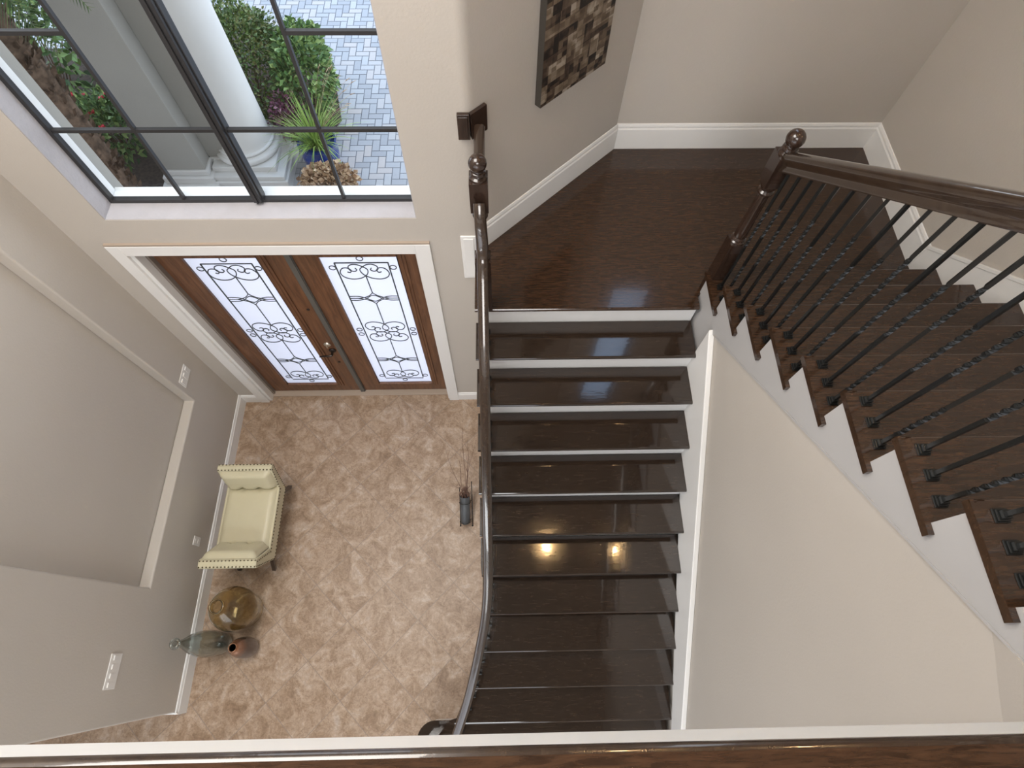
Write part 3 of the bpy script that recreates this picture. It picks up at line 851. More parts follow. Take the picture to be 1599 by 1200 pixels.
# --- baluster meshes
def baluster_mb(L, twists, h=0.0064):
    mb = MB(); ring = []
    zs = [0.0]
    for (a, c) in twists:
        a *= L; c *= L
        n = max(8, int((c - a) / 0.011))
        zs += [a + (c - a) * i / n for i in range(n + 1)]
    zs.append(L)
    ang = 0.0; vs = []
    def angle(z):
        t = 0
        for (a, c) in twists:
            a *= L; c *= L
            if z > a: t += min(z, c) - a
        return t / 0.036 * (PI / 2)
    for z in zs:
        q = angle(z)
        for k in range(4):
            an = q + PI / 4 + k * PI / 2
            vs.append((h * 1.414 * math.cos(an), h * 1.414 * math.sin(an), z))
    fs = []
    for i in range(len(zs) - 1):
        fs += [(i * 4 + k, i * 4 + (k + 1) % 4, i * 4 + 4 + (k + 1) % 4, i * 4 + 4 + k) for k in range(4)]
    fs += [(3, 2, 1, 0), tuple(len(vs) - 4 + k for k in range(4))]
    mb.add(vs, fs); return mb
def shoe_mb():
    mb = MB()
    mb.box(-0.020, 0.020, -0.020, 0.020, 0, 0.008)
    mb.box(-0.0165, 0.0165, -0.0165, 0.0165, 0.008, 0.016)
    mb.box(-0.012, 0.012, -0.012, 0.012, 0.016, 0.030)
    return mb
SINGLE = [(0.30, 0.62)]; DOUBLE = [(0.12, 0.34), (0.58, 0.80)]; HIGH = [(0.42, 0.74)]
shoe_me = None
protos = {}
def place_baluster(parent, x, y, z, L, tw):
    global shoe_me
    key = (round(L, 3), tw)
    if key not in protos:
        o = baluster_mb(L, {'s': SINGLE, 'd': DOUBLE, 'h': HIGH}[tw]).build('baluster', M['iron'])
        if shoe_me is None:
            s = shoe_mb().build('shoe', M['iron'], bevel=0.0015); shoe_me = s
        else:
            s = shoe_me.copy(); COL.objects.link(s)
        protos[key] = (o, s)
    else:
        o0, s0 = protos[key]
        o = o0.copy(); s = s0.copy(); COL.objects.link(o); COL.objects.link(s)
    o.parent = parent; o.matrix_parent_inverse = Matrix.Identity(4)
    pl = Vector(parent.location)
    o.location = Vector((x, y, z)) - pl
    s.parent = o; s.matrix_parent_inverse = Matrix.Identity(4); s.location = (0, 0, 0)

# lower railing
rl = empty('stair_railing', (-0.1, 1.99, ZL), 'lower stair railing with curved dark handrail flaring out at the bottom', 'railing')
def rail_low_top(Y): return ZL + 0.90 - (1.95 - Y) * RISE / RUN
mb = MB(); newel(mb, -0.100, 1.995, ZL, 3.46, 3.655, 3.742, ZL + 0.50)
mb.build('newel_post', M['postwood'], rl, smooth=True, angle=35)
mb = MB()
path = [(-0.100, 2.04, 3.60 - 0.068), (-0.100, 2.41, 3.60 - 0.068)]
mb.sweep(path, RP); mb.build('handrail', M['railwood'], rl, smooth=True, angle=50)
path = [(-0.100, 1.96, 3.585 - 0.068), (-0.099, 1.925, 3.555 - 0.068), (-0.098, 1.895, 3.505 - 0.068), (-0.096, 1.865, 3.445 - 0.068)]
N = 60
for i in range(N + 1):
    Y = 1.83 + (-0.80 - 1.83) * i / N
    # smooth plan curve
    xs = sum(railx(Y + d) for d in (-0.08, -0.04, 0, 0.04, 0.08)) / 5
    z = rail_low_top(Y)
    if Y < -0.62: z += (-(Y + 0.62)) * 0.4
    path.append((xs, Y, z - 0.068))
mb = MB(); mb.sweep(path, RP); mb.build('handrail', M['railwood'], rl, smooth=True, angle=50)
# rosettes wrapped round the wall corner
mb = MB()
mb.box(-0.212, -0.150, YW - 0.022, YW - 0.0005, 3.50, 3.655); mb.box(-0.206, -0.158, YW - 0.028, YW - 0.022, 3.51, 3.645)
b2 = [diag(0.0, 0.0005, 3.50), diag(0.105, 0.0005, 3.50), diag(0.105, 0.022, 3.50), diag(-0.008, 0.022, 3.50)]
mb.add(b2 + [(p[0], p[1], 3.655) for p in b2], [(0, 1, 2, 3), (4, 5, 6, 7), (0, 1, 5, 4), (1, 2, 6, 5), (2, 3, 7, 6), (3, 0, 4, 7)])
mb.build('wall_rosette', M['postwood'], rl, bevel=0.002)
# newel on the bullnose step
mb = MB(); newel(mb, -0.575, -0.70, 2 * RISE, 1.10, 1.30, 1.387, 0.75, 0.04)
mb.build('newel_post', M['postwood'], rl, smooth=True, angle=35)
mb = MB(); mb.sweep([path[-1], (-0.50, -0.76, path[-1][2] - 0.02), (-0.555, -0.72, path[-1][2] - 0.04)], RP); mb.build('handrail', M['railwood'], rl, smooth=True, angle=50)
for k in range(1, 12):
    y, z = nose_low(k)
    for j in range(3):
        yy = y + 0.035 + j * RUN / 3
        L = rail_low_top(yy) - 0.062 - z
        if yy < -0.75: continue
        place_baluster(rl, (railx(yy) + railx(yy + 0.04) + railx(yy - 0.04)) / 3 + 0.0, yy, z, round(L, 3), 'sdh'[j])

# upper railing
ru = empty('stair_railing', (1.36, 2.07, ZL), 'upper stair railing with ball-topped newel post and twisted black iron balusters', 'railing')
mb = MB(); newel(mb, 1.360, 2.075, ZL, 3.53, 3.715, 3.802, ZL + 0.53)
mb.build('newel_post', M['postwood'], ru, smooth=True, angle=35)
def rail_up_top(Y): return 3.732 + (2.04 - Y) * 0.802
path = [(1.360, 2.030, rail_up_top(2.030) - 0.095), (1.360, -0.10, rail_up_top(-0.10) - 0.092)]
RP2 = [(a * 1.15, c * 1.35) for a, c in RP]
mb = MB(); mb.sweep(path, RP2); mb.build('handrail', M['railwood'], ru, smooth=True, angle=50)
mb = MB(); newel(mb, 1.360, -0.24, ZF, 5.40, 5.60, 5.687, ZF + 0.50)
mb.build('newel_post', M['postwood'], ru, smooth=True, angle=35)
for k in range(0, 9):
    y, z = nose_up(k)
    for j in range(3):
        if k == 0 and j == 0: continue
        yy = y - 0.050 - j * RUN / 3
        L = rail_up_top(yy) - 0.094 - z
        place_baluster(ru, 1.360, yy, z, round(L, 3), 'shd'[j])

# ================================================================== WALL FITTINGS
def gang(name, x, y0, y1, z0, z1, label, cat, n, kind):
    o = empty(name, (x, (y0 + y1) / 2, z0), label, cat)
    mb = MB(); mb.box(x + 0.0004, x + 0.007, y0, y1, z0, z1); mb.build('cover_plate', M['plate'], o, bevel=0.003)
    zc = (z0 + z1) / 2
    for i in range(n):
        yc = y0 + (y1 - y0) * (i + 0.5) / n
        if kind == 'switch':
            mb = MB(); mb.prism_y([(x + 0.007, zc - 0.032), (x + 0.010, zc - 0.032), (x + 0.014, zc + 0.032), (x + 0.007, zc + 0.032)], yc - 0.016, yc + 0.016)
            mb.build('rocker', M['plate'], o)
        else:
            for s in (-1, 1):
                mb = MB(); mb.box(x + 0.007, x + 0.009, yc - 0.017, yc + 0.017, zc + s * 0.022 - 0.014, zc + s * 0.022 + 0.014)
                r_ = mb.build('receptacle', M['plate'], o)
                mb = MB(); mb.box(x + 0.009, x + 0.0094, yc - 0.008, yc - 0.005, zc + s * 0.022 - 0.005, zc + s * 0.022 + 0.006); mb.box(x + 0.009, x + 0.0094, yc + 0.005, yc + 0.008, zc + s * 0.022 - 0.005, zc + s * 0.022 + 0.006)
                mb.build('slot', M['slot'], r_)
    return o
gang('light_switch', XL, 2.085, 2.265, 1.105, 1.225, 'white switch plate beside the recess, nearest the front doors', 'light switch', 3, 'switch')
gang('light_switch', XL, -0.252, -0.022, 1.09, 1.215, 'wide white switch plate on the left wall, beyond the glass bottles', 'light switch', 4, 'switch')
gang('wall_outlet', XL, 0.845, 0.925, 0.335, 0.452, 'small white outlet low on the wall behind the cream bench', 'outlet', 1, 'outlet')
b = MB()
b.box(-0.262, -0.16, YW - 0.012, YW - 0.0004, 2.25, 2.71)
o = one(b, 'return_air_cover', M['trim'], 'white rectangular wall cover half hidden behind the lower handrail', 'vent cover', bevel=0.004)
b = MB(); b.box(-0.245, -0.175, YW - 0.019, YW - 0.012, 2.27, 2.69); b.build('raised_panel', M['trim'], o, bevel=0.003)

# canvas on the angled wall
a0 = Vector((-0.101, 2.445))
dd = Vector((0.723, 0.691)); nn_ = Vector((0.691, -0.723))
def dg(s, off, z):
    p = Vector(diag(0, 0, 0)[:2]) + DV * s + DN * off
    return (p.x, p.y, z)
s0, s1, zc0, zc1 = 0.488, 1.038, 3.425, 4.60
o = empty('wall_canvas', dg(0.74, 0.02, zc0), 'brown and black abstract block painting on canvas above the landing', 'painting')
b = MB(); vs = [dg(s, f, z) for z in (zc0, zc1) for (s, f) in ((s0, 0.001), (s1, 0.001), (s1, 0.044), (s0, 0.044))]
b.add(vs, [(0, 1, 2, 3), (4, 5, 6, 7), (0, 1, 5, 4), (1, 2, 6, 5), (2, 3, 7, 6), (3, 0, 4, 7)])
b.build('stretcher_edge', M['canvasedge'], o)
b = MB(); b.add([dg(s0, 0.0445, zc0), dg(s1, 0.0445, zc0), dg(s1, 0.0445, zc1), dg(s0, 0.0445, zc1)], [(0, 1, 2, 3)])
pc = b.build('painted_face', M['canvas'], o)
uv = pc.data.uv_layers.new(name='UVMap')
for lp in pc.data.loops:
    v = pc.data.vertices[lp.vertex_index].co
    uv.data[lp.index].uv = ((Vector((v.x, v.y)) - Vector(dg(s0, 0.0445, 0)[:2])).length, v.z - zc0)

# ================================================================== BENCH
bx0, bx1 = -2.562, -2.078
be = empty('upholstered_bench', (-2.3, 1.055, 0), 'small cream leather bench with rolled arms and nailhead trim by the left wall', 'bench')
prof = [(0.735, 0.325), (1.375, 0.325), (1.392, 0.345), (1.507, 0.695), (1.500, 0.716), (1.475, 0.724), (1.440, 0.716), (1.365, 0.47), (0.800, 0.47), (0.680, 0.712), (0.660, 0.724), (0.612, 0.716), (0.603, 0.695), (0.718, 0.345)]
b = MB(); b.prism_x(prof, bx0, bx1); b.build('frame', M['leather'], be, smooth=True, bevel=0.006, bseg=3, angle=30)
# seat pad and arm pads
def soft_pad(P, nu, nv, thick, tufts):
    """P(u,v)->(point, normal)"""
    mb = MB(); vs = []
    for i in range(nu + 1):
        for j in range(nv + 1):
            u = i / nu; v = j / nv
            p, nrm = P(u, v)
            e = min(1, min(u, 1 - u) * 9) ** 0.5 * min(1, min(v, 1 - v) * 9) ** 0.5
            h = thick * e
            for (tu, tv, dep, rad) in tufts:
                d2 = ((u - tu) / rad[0]) ** 2 + ((v - tv) / rad[1]) ** 2
                h -= dep * math.exp(-d2)
            vs.append(Vector(p) + Vector(nrm) * h)
    fs = [(i * (nv + 1) + j, (i + 1) * (nv + 1) + j, (i + 1) * (nv + 1) + j + 1, i * (nv + 1) + j + 1) for i in range(nu) for j in range(nv)]
    mb.add(vs, fs)
    return mb
def Pseat(u, v): return ((bx0 + 0.018 + (bx1 - bx0 - 0.036) * u, 0.800 + 0.56 * v, 0.468), (0, 0, 1))
soft_pad(Pseat, 30, 36, 0.030, [(0.33, 0.03, 0.02, (0.05, 0.04)), (0.66, 0.03, 0.02, (0.05, 0.04)), (0.33, 0.97, 0.02, (0.05, 0.04)), (0.66, 0.97, 0.02, (0.05, 0.04)), (0.33, 0.5, 0.004, (0.03, 0.02)), (0.66, 0.5, 0.004, (0.03, 0.02))]).build('seat_cushion', M['leather'], be, smooth='all')
for sgn in (1, -1):
    def Parm(u, v, sgn=sgn):
        yb, zb, yt, zt = (1.365, 0.475, 1.437, 0.712) if sgn > 0 else (0.815, 0.475, 0.682, 0.712)
        y = yb + (yt - yb) * v; z = zb + (zt - zb) * v
        return ((bx0 + 0.012 + (bx1 - bx0 - 0.024) * u, y, z), (0, -0.93 * sgn, 0.36))
    soft_pad(Parm, 30, 20, 0.055, [(0.33, 0.10, 0.022, (0.05, 0.12)), (0.66, 0.10, 0.022, (0.05, 0.12)), (0.0, 0.1, 0.006, (0.06, 0.2)), (1.0, 0.1, 0.006, (0.06, 0.2))]).build('arm_pad', M['leather'], be, smooth='all')
b = MB()
def studs(p, q, step=0.030, r=0.0072):
    p = Vector(p); q = Vector(q); n = int((q - p).length / step)
    for i in range(n + 1): b.sphere(p + (q - p) * (i / n), r, 6, 4)
xs = bx1 + 0.001
for s in (1, -1):
    f = (lambda y: y) if s > 0 else (lambda y: 2.11 - y)
    studs((bx0 + 0.012, f(1.497), 0.718), (bx1 - 0.008, f(1.497), 0.718)); studs((bx0 + 0.012, f(1.447), 0.7225), (bx1 - 0.008, f(1.447), 0.7225))
    studs((xs, f(1.383), 0.35), (xs, f(1.495), 0.70)); studs((xs, f(1.338), 0.46), (xs, f(1.452), 0.70))
    o = b.build('nailhead_trim', M['brass'], be); b = MB()
studs((xs, 0.745, 0.337), (xs, 1.365, 0.337)); studs((xs, 0.77, 0.452), (xs, 1.34, 0.452))
b.build('nailhead_trim', M['brass'], be)
for (fx, tx, fy, ty) in ((-2.160, -2.125, 1.475, 1.30), (-2.195, -2.125, 0.675, 0.80), (-2.52, -2.50, 1.455, 1.30), (-2.52, -2.50, 0.68, 0.80)):
    if True:
        b = MB(); b.sweep([(fx, fy, 0.0), ((fx + tx) / 2, fy * 0.55 + ty * 0.45, 0.17), (tx, ty, 0.326)], [(-0.016, -0.016), (0.016, -0.016), (0.016, 0.016), (-0.016, 0.016)], up=(1, 0, 0))
        o = b.build('leg', M['darkleg'], be)

# ================================================================== GLASS BOTTLES
def shell(prof, t=0.004):
    """closed double wall from an outer profile (bottom to rim)"""
    inner = []
    for i, (r, z) in enumerate(prof):
        inner.append((max(r - t, 0.0005), z + (t if i < 2 else 0)))
    return prof + inner[::-1]
def smooth_prof(pts, n=6):
    out = []
    P = [pts[0]] + pts + [pts[-1]]
    for i in range(1, len(P) - 2):
        p0, p1, p2, p3 = P[i - 1], P[i], P[i + 1], P[i + 2]
        for k in range(n):
            t = k / n
            out.append(tuple(0.5 * ((2 * p1[j]) + (-p0[j] + p2[j]) * t + (2 * p0[j] - 5 * p1[j] + 4 * p2[j] - p3[j]) * t * t + (-p0[j] + 3 * p1[j] - 3 * p2[j] + p3[j]) * t ** 3) for j in range(2)))
    out.append(pts[-1]); return out
def bottle(name, x, y, pts, m, label, t=0.004):
    mb = MB(); pr = smooth_prof(pts)
    pr = [(0.0005, pr[0][1])] + pr
    inner = [(max(r - t, 0.0005), z + (t if i < 4 else 0)) for i, (r, z) in enumerate(pr)]
    prof = pr + inner[::-1]
    mb.lathe(prof, (0, 0, 0), 48)
    o = mb.build(name, m, smooth='all')
    o.location = (x, y, 0)
    return o
o = bottle('glass_demijohn', -2.385, 0.312, [(0.120, 0.001), (0.148, 0.02), (0.158, 0.08), (0.172, 0.16), (0.188, 0.27), (0.182, 0.36), (0.148, 0.45), (0.095, 0.520), (0.060, 0.56), (0.052, 0.60), (0.054, 0.63)], M['amber'], '')
tag(o, 'fat smoky amber glass demijohn standing nearest the bench', 'bottle', 'floor bottles')
b = MB(); b.tube([(0.056 * math.cos(t * PI / 12) - 2.385, 0.056 * math.sin(t * PI / 12) + 0.312, 0.633) for t in range(24)], 0.008, 8, closed=True)
b.build('lip', M['amber'], o, smooth='all')
o = bottle('glass_bottle', -2.540, 0.035, [(0.060, 0.001), (0.078, 0.02), (0.098, 0.12), (0.108, 0.28), (0.104, 0.42), (0.080, 0.57), (0.045, 0.70), (0.027, 0.78), (0.022, 0.83), (0.024, 0.855)], M['green'], '')
tag(o, 'tall slender grey-green glass bottle leaning towards the wall side', 'bottle', 'floor bottles')
o['label'] = 'tall slender grey-green glass bottle against the baseboard'
b = MB(); b.tube([(0.032 * math.cos(t * PI / 12) - 2.540, 0.032 * math.sin(t * PI / 12) + 0.035, 0.858) for t in range(24)], 0.011, 8, closed=True)
b.build('lip', M['green'], o, smooth='all')
o = bottle('copper_vase', -2.300, 0.000, [(0.055, 0.001), (0.074, 0.012), (0.086, 0.07), (0.088, 0.16), (0.080, 0.25), (0.062, 0.32), (0.040, 0.355), (0.032, 0.375), (0.035, 0.390)], M['copper'], '')
tag(o, 'short brown copper-shouldered vase in front of the tall bottle', 'vase', 'floor bottles')
b = MB(); b.lathe([(0.0005, 0.352), (0.036, 0.352)], (-2.30, 0.0, 0), 24); b.build('dark_mouth', M['slot'], o)

# ================================================================== VASE STAND WITH TWIGS
A0 = Vector((-0.372, 1.115, 0.058)); AD = Vector((0.0, 0.80, 0.60)).normalized(); AN = Vector((0, -0.60, 0.80)); SX = Vector((1, 0, 0))
st = empty('vase_stand', (-0.365, 1.06, 0), 'thin black iron easel holding the slate vase tilted beside the stairs', 'stand')
for (fx, ln) in ((-0.424, 0.40), (-0.306, 0.46)):
    f0 = Vector((fx, 1.055, 0.004)); b = MB()
    b.tube([f0, f0 + AD * 0.2, f0 + AD * ln], 0.0042, 6); b.sphere(f0 + Vector((0, 0, 0.003)), 0.008, 8, 6); b.sphere(f0 + AD * ln, 0.007, 8, 6)
    b.build('leg', M['iron'], st, smooth='all')
b = MB(); b.tube([Vector((-0.365, 1.32, 0.20)), Vector((-0.365, 1.42, 0.004))], 0.004, 6); b.build('rear_leg', M['iron'], st, smooth='all')
b = MB()
for (q, hgt) in ((0.07, 0.0), (0.27, 0.0)):
    c = Vector((-0.365, 1.055, 0.004)) + AD * q
    b.tube([c + SX * -0.059, c + SX * 0.059], 0.0035, 6)
    b.tube([c + AN * 0.048 + Vector((-0.007, 0, 0)) + SX * (0.054 * math.cos(t * PI / 10)) + AN * (0.054 * math.sin(t * PI / 10)) for t in range(20)], 0.003, 6, closed=True)
b.build('ring', M['iron'], st, smooth='all')
b = MB()
prof = [(0.0005, 0.0), (0.034, 0.001), (0.044, 0.014), (0.047, 0.08), (0.047, 0.22), (0.050, 0.285), (0.045, 0.286), (0.041, 0.22), (0.040, 0.03), (0.0005, 0.02)]
b.lathe(prof, (0, 0, 0), 28)
V0 = Vector((-0.372, 1.075, 0.004)) + AN * 0.054 + AD * 0.03
b.v = [tuple(V0 + SX * v[0] + AN * v[1] + AD * v[2]) for v in b.v]
one(b, 'slate_vase', M['slate'], 'narrow charcoal cylinder vase leaning back in the black easel stand', 'vase', smooth=True)
random.seed(11)
tips = [((-0.385, 1.92, 0.45), 'longest thin bare twig rising straight from the charcoal vase'), ((-0.560, 1.72, 0.42), 'long bare twig arching left from the charcoal vase'),
        ((-0.27, 1.78, 0.45), 'reddish bare twig bending towards the handrail'), ((-0.42, 1.58, 0.50), 'short bare twig left of the middle in the charcoal vase'),
        ((-0.34, 1.80, 0.42), 'bare forked twig just right of the longest twig'), ((-0.47, 1.36, 0.42), 'stubby broken twig poking out left of the vase mouth'),
        ((-0.31, 1.60, 0.52), 'short bare twig on the stair side of the charcoal vase')]
mouth = V0 + AD * 0.285
for i, (tpt, lab) in enumerate(tips):
    b = MB(); p0 = V0 + AD * 0.06 + SX * random.uniform(-0.02, 0.02); p1 = Vector(tpt)
    mid = mouth + SX * random.uniform(-0.026, 0.026) + AN * random.uniform(-0.02, 0.02)
    pts = []; rs = []
    for k in range(15):
        t = k / 14
        if t < 0.3: p = p0.lerp(mid, t / 0.3)
        else:
            u = (t - 0.3) / 0.7; p = mid.lerp(p1, u) + Vector((math.sin(u * 6 + i) * 0.010, 0, math.sin(u * PI) * 0.05))
        pts.append(p); rs.append(0.0036 * (1 - 0.7 * t))
    b.tube(pts, rs, 5)
    for k in (8, 10, 12):
        q = pts[k]; b.tube([q, q + (p1 - mid) * 0.15 + Vector((random.uniform(-0.05, 0.05), 0.0, random.uniform(-0.01, 0.03)))], [0.0016, 0.0006], 4)
    one(b, 'dry_twig', M['twig'], lab, 'twig', smooth='all')
b = MB()
for i in range(30):
    an = i * 2.4; r = random.uniform(0.01, 0.045)
    c = mouth + SX * (r * math.cos(an)) + AN * (r * math.sin(an)) + AD * random.uniform(0.0, 0.09)
    b.tube([c + Vector((0.014 * math.cos(t), 0.020 * math.sin(t * 1.3 + i), 0.006 * t)) for t in [0.7 * q for q in range(7)]], 0.0026, 4)
one(b, 'dried_moss', M['twig'], 'curl of dried brown fibres around the mouth of the charcoal vase', 'dried plant', smooth='all')

# ================================================================== CEILING DOWNLIGHTS (mirrored in the treads)
for (dx, dy, lab) in ((0.74, 1.50, 'warm recessed downlight mirrored left on the glossy treads'), (1.90, 1.42, 'warm recessed downlight mirrored right on the glossy treads')):
    dlt = empty('downlight', (dx, dy, ZC), lab, 'ceiling light', 'ceiling downlights')
    b = MB(); b.lathe([(0.10, -0.001), (0.10, -0.010), (0.078, -0.014), (0.075, -0.001)], (dx, dy, ZC), 32); b.build('ring', M['trim'], dlt, smooth=True)
    b = MB(); b.lathe([(0.0005, -0.006), (0.074, -0.006)], (dx, dy, ZC), 32); b.build('lens', M['bulb'], dlt)

# ================================================================== OUTSIDE
GZ = -0.02
# herringbone driveway: every paver a raised block of one surface
b = MB()
bw = 0.102; X0, X1, Y0, Y1 = -9.5, 0.6, 3.0, 11.5
i0, i1 = int(X0 / bw) - 2, int(X1 / bw) + 2
for c in range(i0, i1):
    for r in range(int(Y0 / bw), int(Y1 / bw)):
        k = (c - r) % 4; g = 0.005
        if k == 0: x0, x1, y0, y1 = c * bw + g, (c + 2) * bw - g, r * bw + g, (r + 1) * bw - g
        elif k == 3: x0, x1, y0, y1 = c * bw + g, (c + 1) * bw - g, r * bw + g, (r + 2) * bw - g
        else: continue
        b.add([(x0, y0, GZ), (x1, y0, GZ), (x1, y1, GZ), (x0, y1, GZ)], [(0, 1, 2, 3)])
struct(b.build('driveway_pavers', M['paver'], weld=False), 'herringbone paved driveway')
b = MB(); b.box(-14, 6, 2.74, 22, GZ - 0.1, GZ - 0.004)
struct(b.build('ground', M['joint']))
def bed(poly, nm, z=0.03):
    mb = MB(); mb.prism_z(poly, GZ - 0.002, GZ + z)
    return struct(mb.build(nm, M['mulch']), 'dark mulch planting bed')
bed([(-8.6, 3.0), (-4.9, 3.0), (-4.35, 5.2), (-4.4, 7.0), (-5.6, 8.2), (-8.6, 8.2)], 'mulch_bed')
bed([(-4.3, 6.2), (-2.5, 6.1), (-2.2, 6.7), (-2.4, 7.6), (-3.2, 8.6), (-4.3, 9.0)], 'mulch_bed_right')

# portico: pier, column, roof
GS = 0.25
def moulded(mb, x0, x1, y0, y1, z, steps):
    for (grow, h) in steps:
        mb.box(x0 - grow, x1 + grow, y0 - grow, y1 + grow, z, z + h); z += h
    return z
pc_ = empty('portico_pier', (-4.0, 5.8, GZ), 'tall grey square pier with stepped face and moulded base', 'pillar')
b = MB(); b.box(-4.18, -3.69, 5.47, 6.4, 0.3, 6.35); b.build('shaft', M['stucco'], pc_, bevel=0.006)
b = MB(); b.box(-3.69, -3.45, 5.69, 6.4, 0.3, 6.35); b.build('side_pilaster', M['stucco'], pc_, bevel=0.006)
b = MB()
moulded(b, -4.20, -3.69, 5.47, 6.4, GZ, [(0.10, 0.14), (0.06, 0.10), (0.025, 0.08)])
moulded(b, -3.80, -3.45, 5.69, 6.4, GZ, [(0.09, 0.14), (0.055, 0.10), (0.024, 0.08)])
b.build('moulded_base', M['column'], pc_, bevel=0.012)
co = empty('portico_column', (-3.23, 5.97, GZ), 'round white column on a square stepped plinth', 'column')
cx, cy = -3.24, 5.93
b = MB(); b.lathe([(0.345, 0.40), (0.335, 0.43), (0.322, 0.46), (0.318, 1.5), (0.30, 3.5), (0.275, 6.35)], (cx, cy, 0), 64); b.build('shaft', M['column'], co, smooth=True)
b = MB(); b.lathe([(0.30, 0.275)] + [(0.385 + 0.032 * math.cos(t), 0.315 + 0.040 * math.sin(t)) for t in [-PI / 2 + PI * i / 8 for i in range(9)]] + [(0.37, 0.36), (0.365, 0.375)] + [(0.352 + 0.02 * math.cos(t), 0.395 + 0.02 * math.sin(t)) for t in [-PI / 2 + PI * i / 6 for i in range(7)]] + [(0.30, 0.418)], (cx, cy, 0), 64)
b.build('torus_base', M['column'], co, smooth=True, angle=60)
b = MB(); b.box(cx - 0.40, cx + 0.40, cy - 0.40, cy + 0.36, 0.20, 0.275); b.box(cx - 0.53, cx + 0.53, cy - 0.52, cy + 0.36, GZ, 0.14); b.box(cx - 0.47, cx + 0.50, cy - 0.49, cy + 0.36, 0.14, 0.20)
b.build('plinth', M['column'], co, bevel=0.008, bseg=2)
b = MB(); b.box(-6.0, 0.3, 2.665, 6.6, 6.35, 6.6)
struct(b.build('portico_roof', M['stucco']), 'flat roof slab of the entry portico')
b = MB(); b.box(-3.0, -2.49, 2.676, 2.79, GZ, 6.34)
struct(b.build('wall_wing', M['stucco']), 'grey stucco wing wall beside the window')

# foliage builders
def leaf(mb, p, d, L, W, droop=0.2):
    d = d.normalized()
    ref = Vector((random.uniform(-1, 1), random.uniform(-1, 1), random.uniform(-1, 1)))
    s = d.cross(ref)
    if s.length < 1e-3: s = Vector((1, 0, 0))
    s.normalize()
    mb.add([p, p + d * L * 0.5 + s * W * 0.5, p + d * L - Vector((0, 0, droop * L)), p + d * L * 0.5 - s * W * 0.5], [(0, 1, 2, 3)])
def cloud(c, rad, n, L, W, shell_=0.75, seed=1, boxy=1.0):
    random.seed(seed); mb = MB(); c = Vector(c)
    for i in range(n):
        d = Vector((random.gauss(0, 1), random.gauss(0, 1), random.gauss(0, 1))).normalized()
        if d.z < -0.6: d.z *= -1
        dd_ = Vector([math.copysign(abs(q) ** boxy, q) for q in d])
        r = shell_ + (1 - shell_) * random.random()
        bump = 1 + 0.07 * math.sin(d.x * 9 + seed) * math.cos(d.y * 8 + d.z * 7)
        p = c + Vector((dd_.x * rad[0], dd_.y * rad[1], dd_.z * rad[2])) * r * bump
        if p.z < 0.02: continue
        dr = (d + Vector((random.gauss(0, 0.6), random.gauss(0, 0.6), random.gauss(0.2, 0.6))))
        leaf(mb, p, dr, L * random.uniform(0.7, 1.3), W * random.uniform(0.7, 1.3))
    return mb
def stems(c, rad, n, z0, r=0.008, seed=3):
    random.seed(seed); mb = MB()
    for i in range(n):
        a = random.uniform(0, 2 * PI); q = random.uniform(0.2, 0.8)
        e = Vector((c[0] + rad[0] * q * math.cos(a), c[1] + rad[1] * q * math.sin(a), c[2] + rad[2] * random.uniform(0, 0.7)))
        s = Vector((c[0] + rad[0] * 0.12 * math.cos(a), c[1] + rad[1] * 0.12 * math.sin(a), z0))
        mb.tube([s, s.lerp(e, 0.5) + Vector((0, 0, 0.08)), e], [r, r * 0.7, r * 0.3], 5)
    return mb
def bush(name, c, rad, n, L, W, m, label, cat, seed, group=None, shell_=0.7):
    o = empty(name, (c[0], c[1], GZ), label, cat, group)
    cloud(c, rad, n, L, W, shell_, seed).build('foliage', m, o, weld=False)
    stems(c, rad, 14, 0.0, 0.012, seed).build('branches', M['trunk'], o, smooth='all')
    return o
bush('clipped_hedge', (-3.42, 6.90, 0.58), (0.74, 0.98, 0.70), 13000, 0.055, 0.032, M['hedge'], 'large rounded olive-brown clipped hedge behind the column', 'bush', 5)
bush('leafy_shrub', (-2.56, 6.85, 0.55), (0.36, 0.66, 0.60), 3000, 0.09, 0.05, M['shrub'], 'bright green leafy shrub beside the driveway behind the blue pot', 'bush', 6)
bush('purple_shrub', (-2.68, 6.18, 0.48), (0.26, 0.26, 0.34), 800, 0.055, 0.028, M['purple'], 'small purple-leaved shrub between the column and the grass', 'bush', 7, shell_=0.3)
bush('leafy_shrub', (-6.1, 7.0, 0.7), (1.1, 1.0, 0.9), 3200, 0.13, 0.07, M['shrub'], 'light green shrub in the bed beside the palm trunk', 'bush', 8)
fs_ = bush('flowering_shrub', (-4.95, 6.05, 0.42), (0.48, 0.50, 0.42), 1500, 0.10, 0.05, M['shrub'], 'green shrub with small red flowers beside the pier', 'bush', 9, shell_=0.5)
random.seed(21)
for i in range(9):
    b = MB(); p = Vector((-4.95 + random.uniform(-0.4, 0.4), 6.05 + random.uniform(-0.4, 0.35), 0.80 + random.uniform(-0.12, 0.08)))
    for k in range(10):
        d = Vector((math.cos(k * 1.3), math.sin(k * 1.3), 0.5)); leaf(b, p, d, 0.05, 0.045, 0.0)
    b.build('red_flower', M['redpetal'], fs_, weld=False)

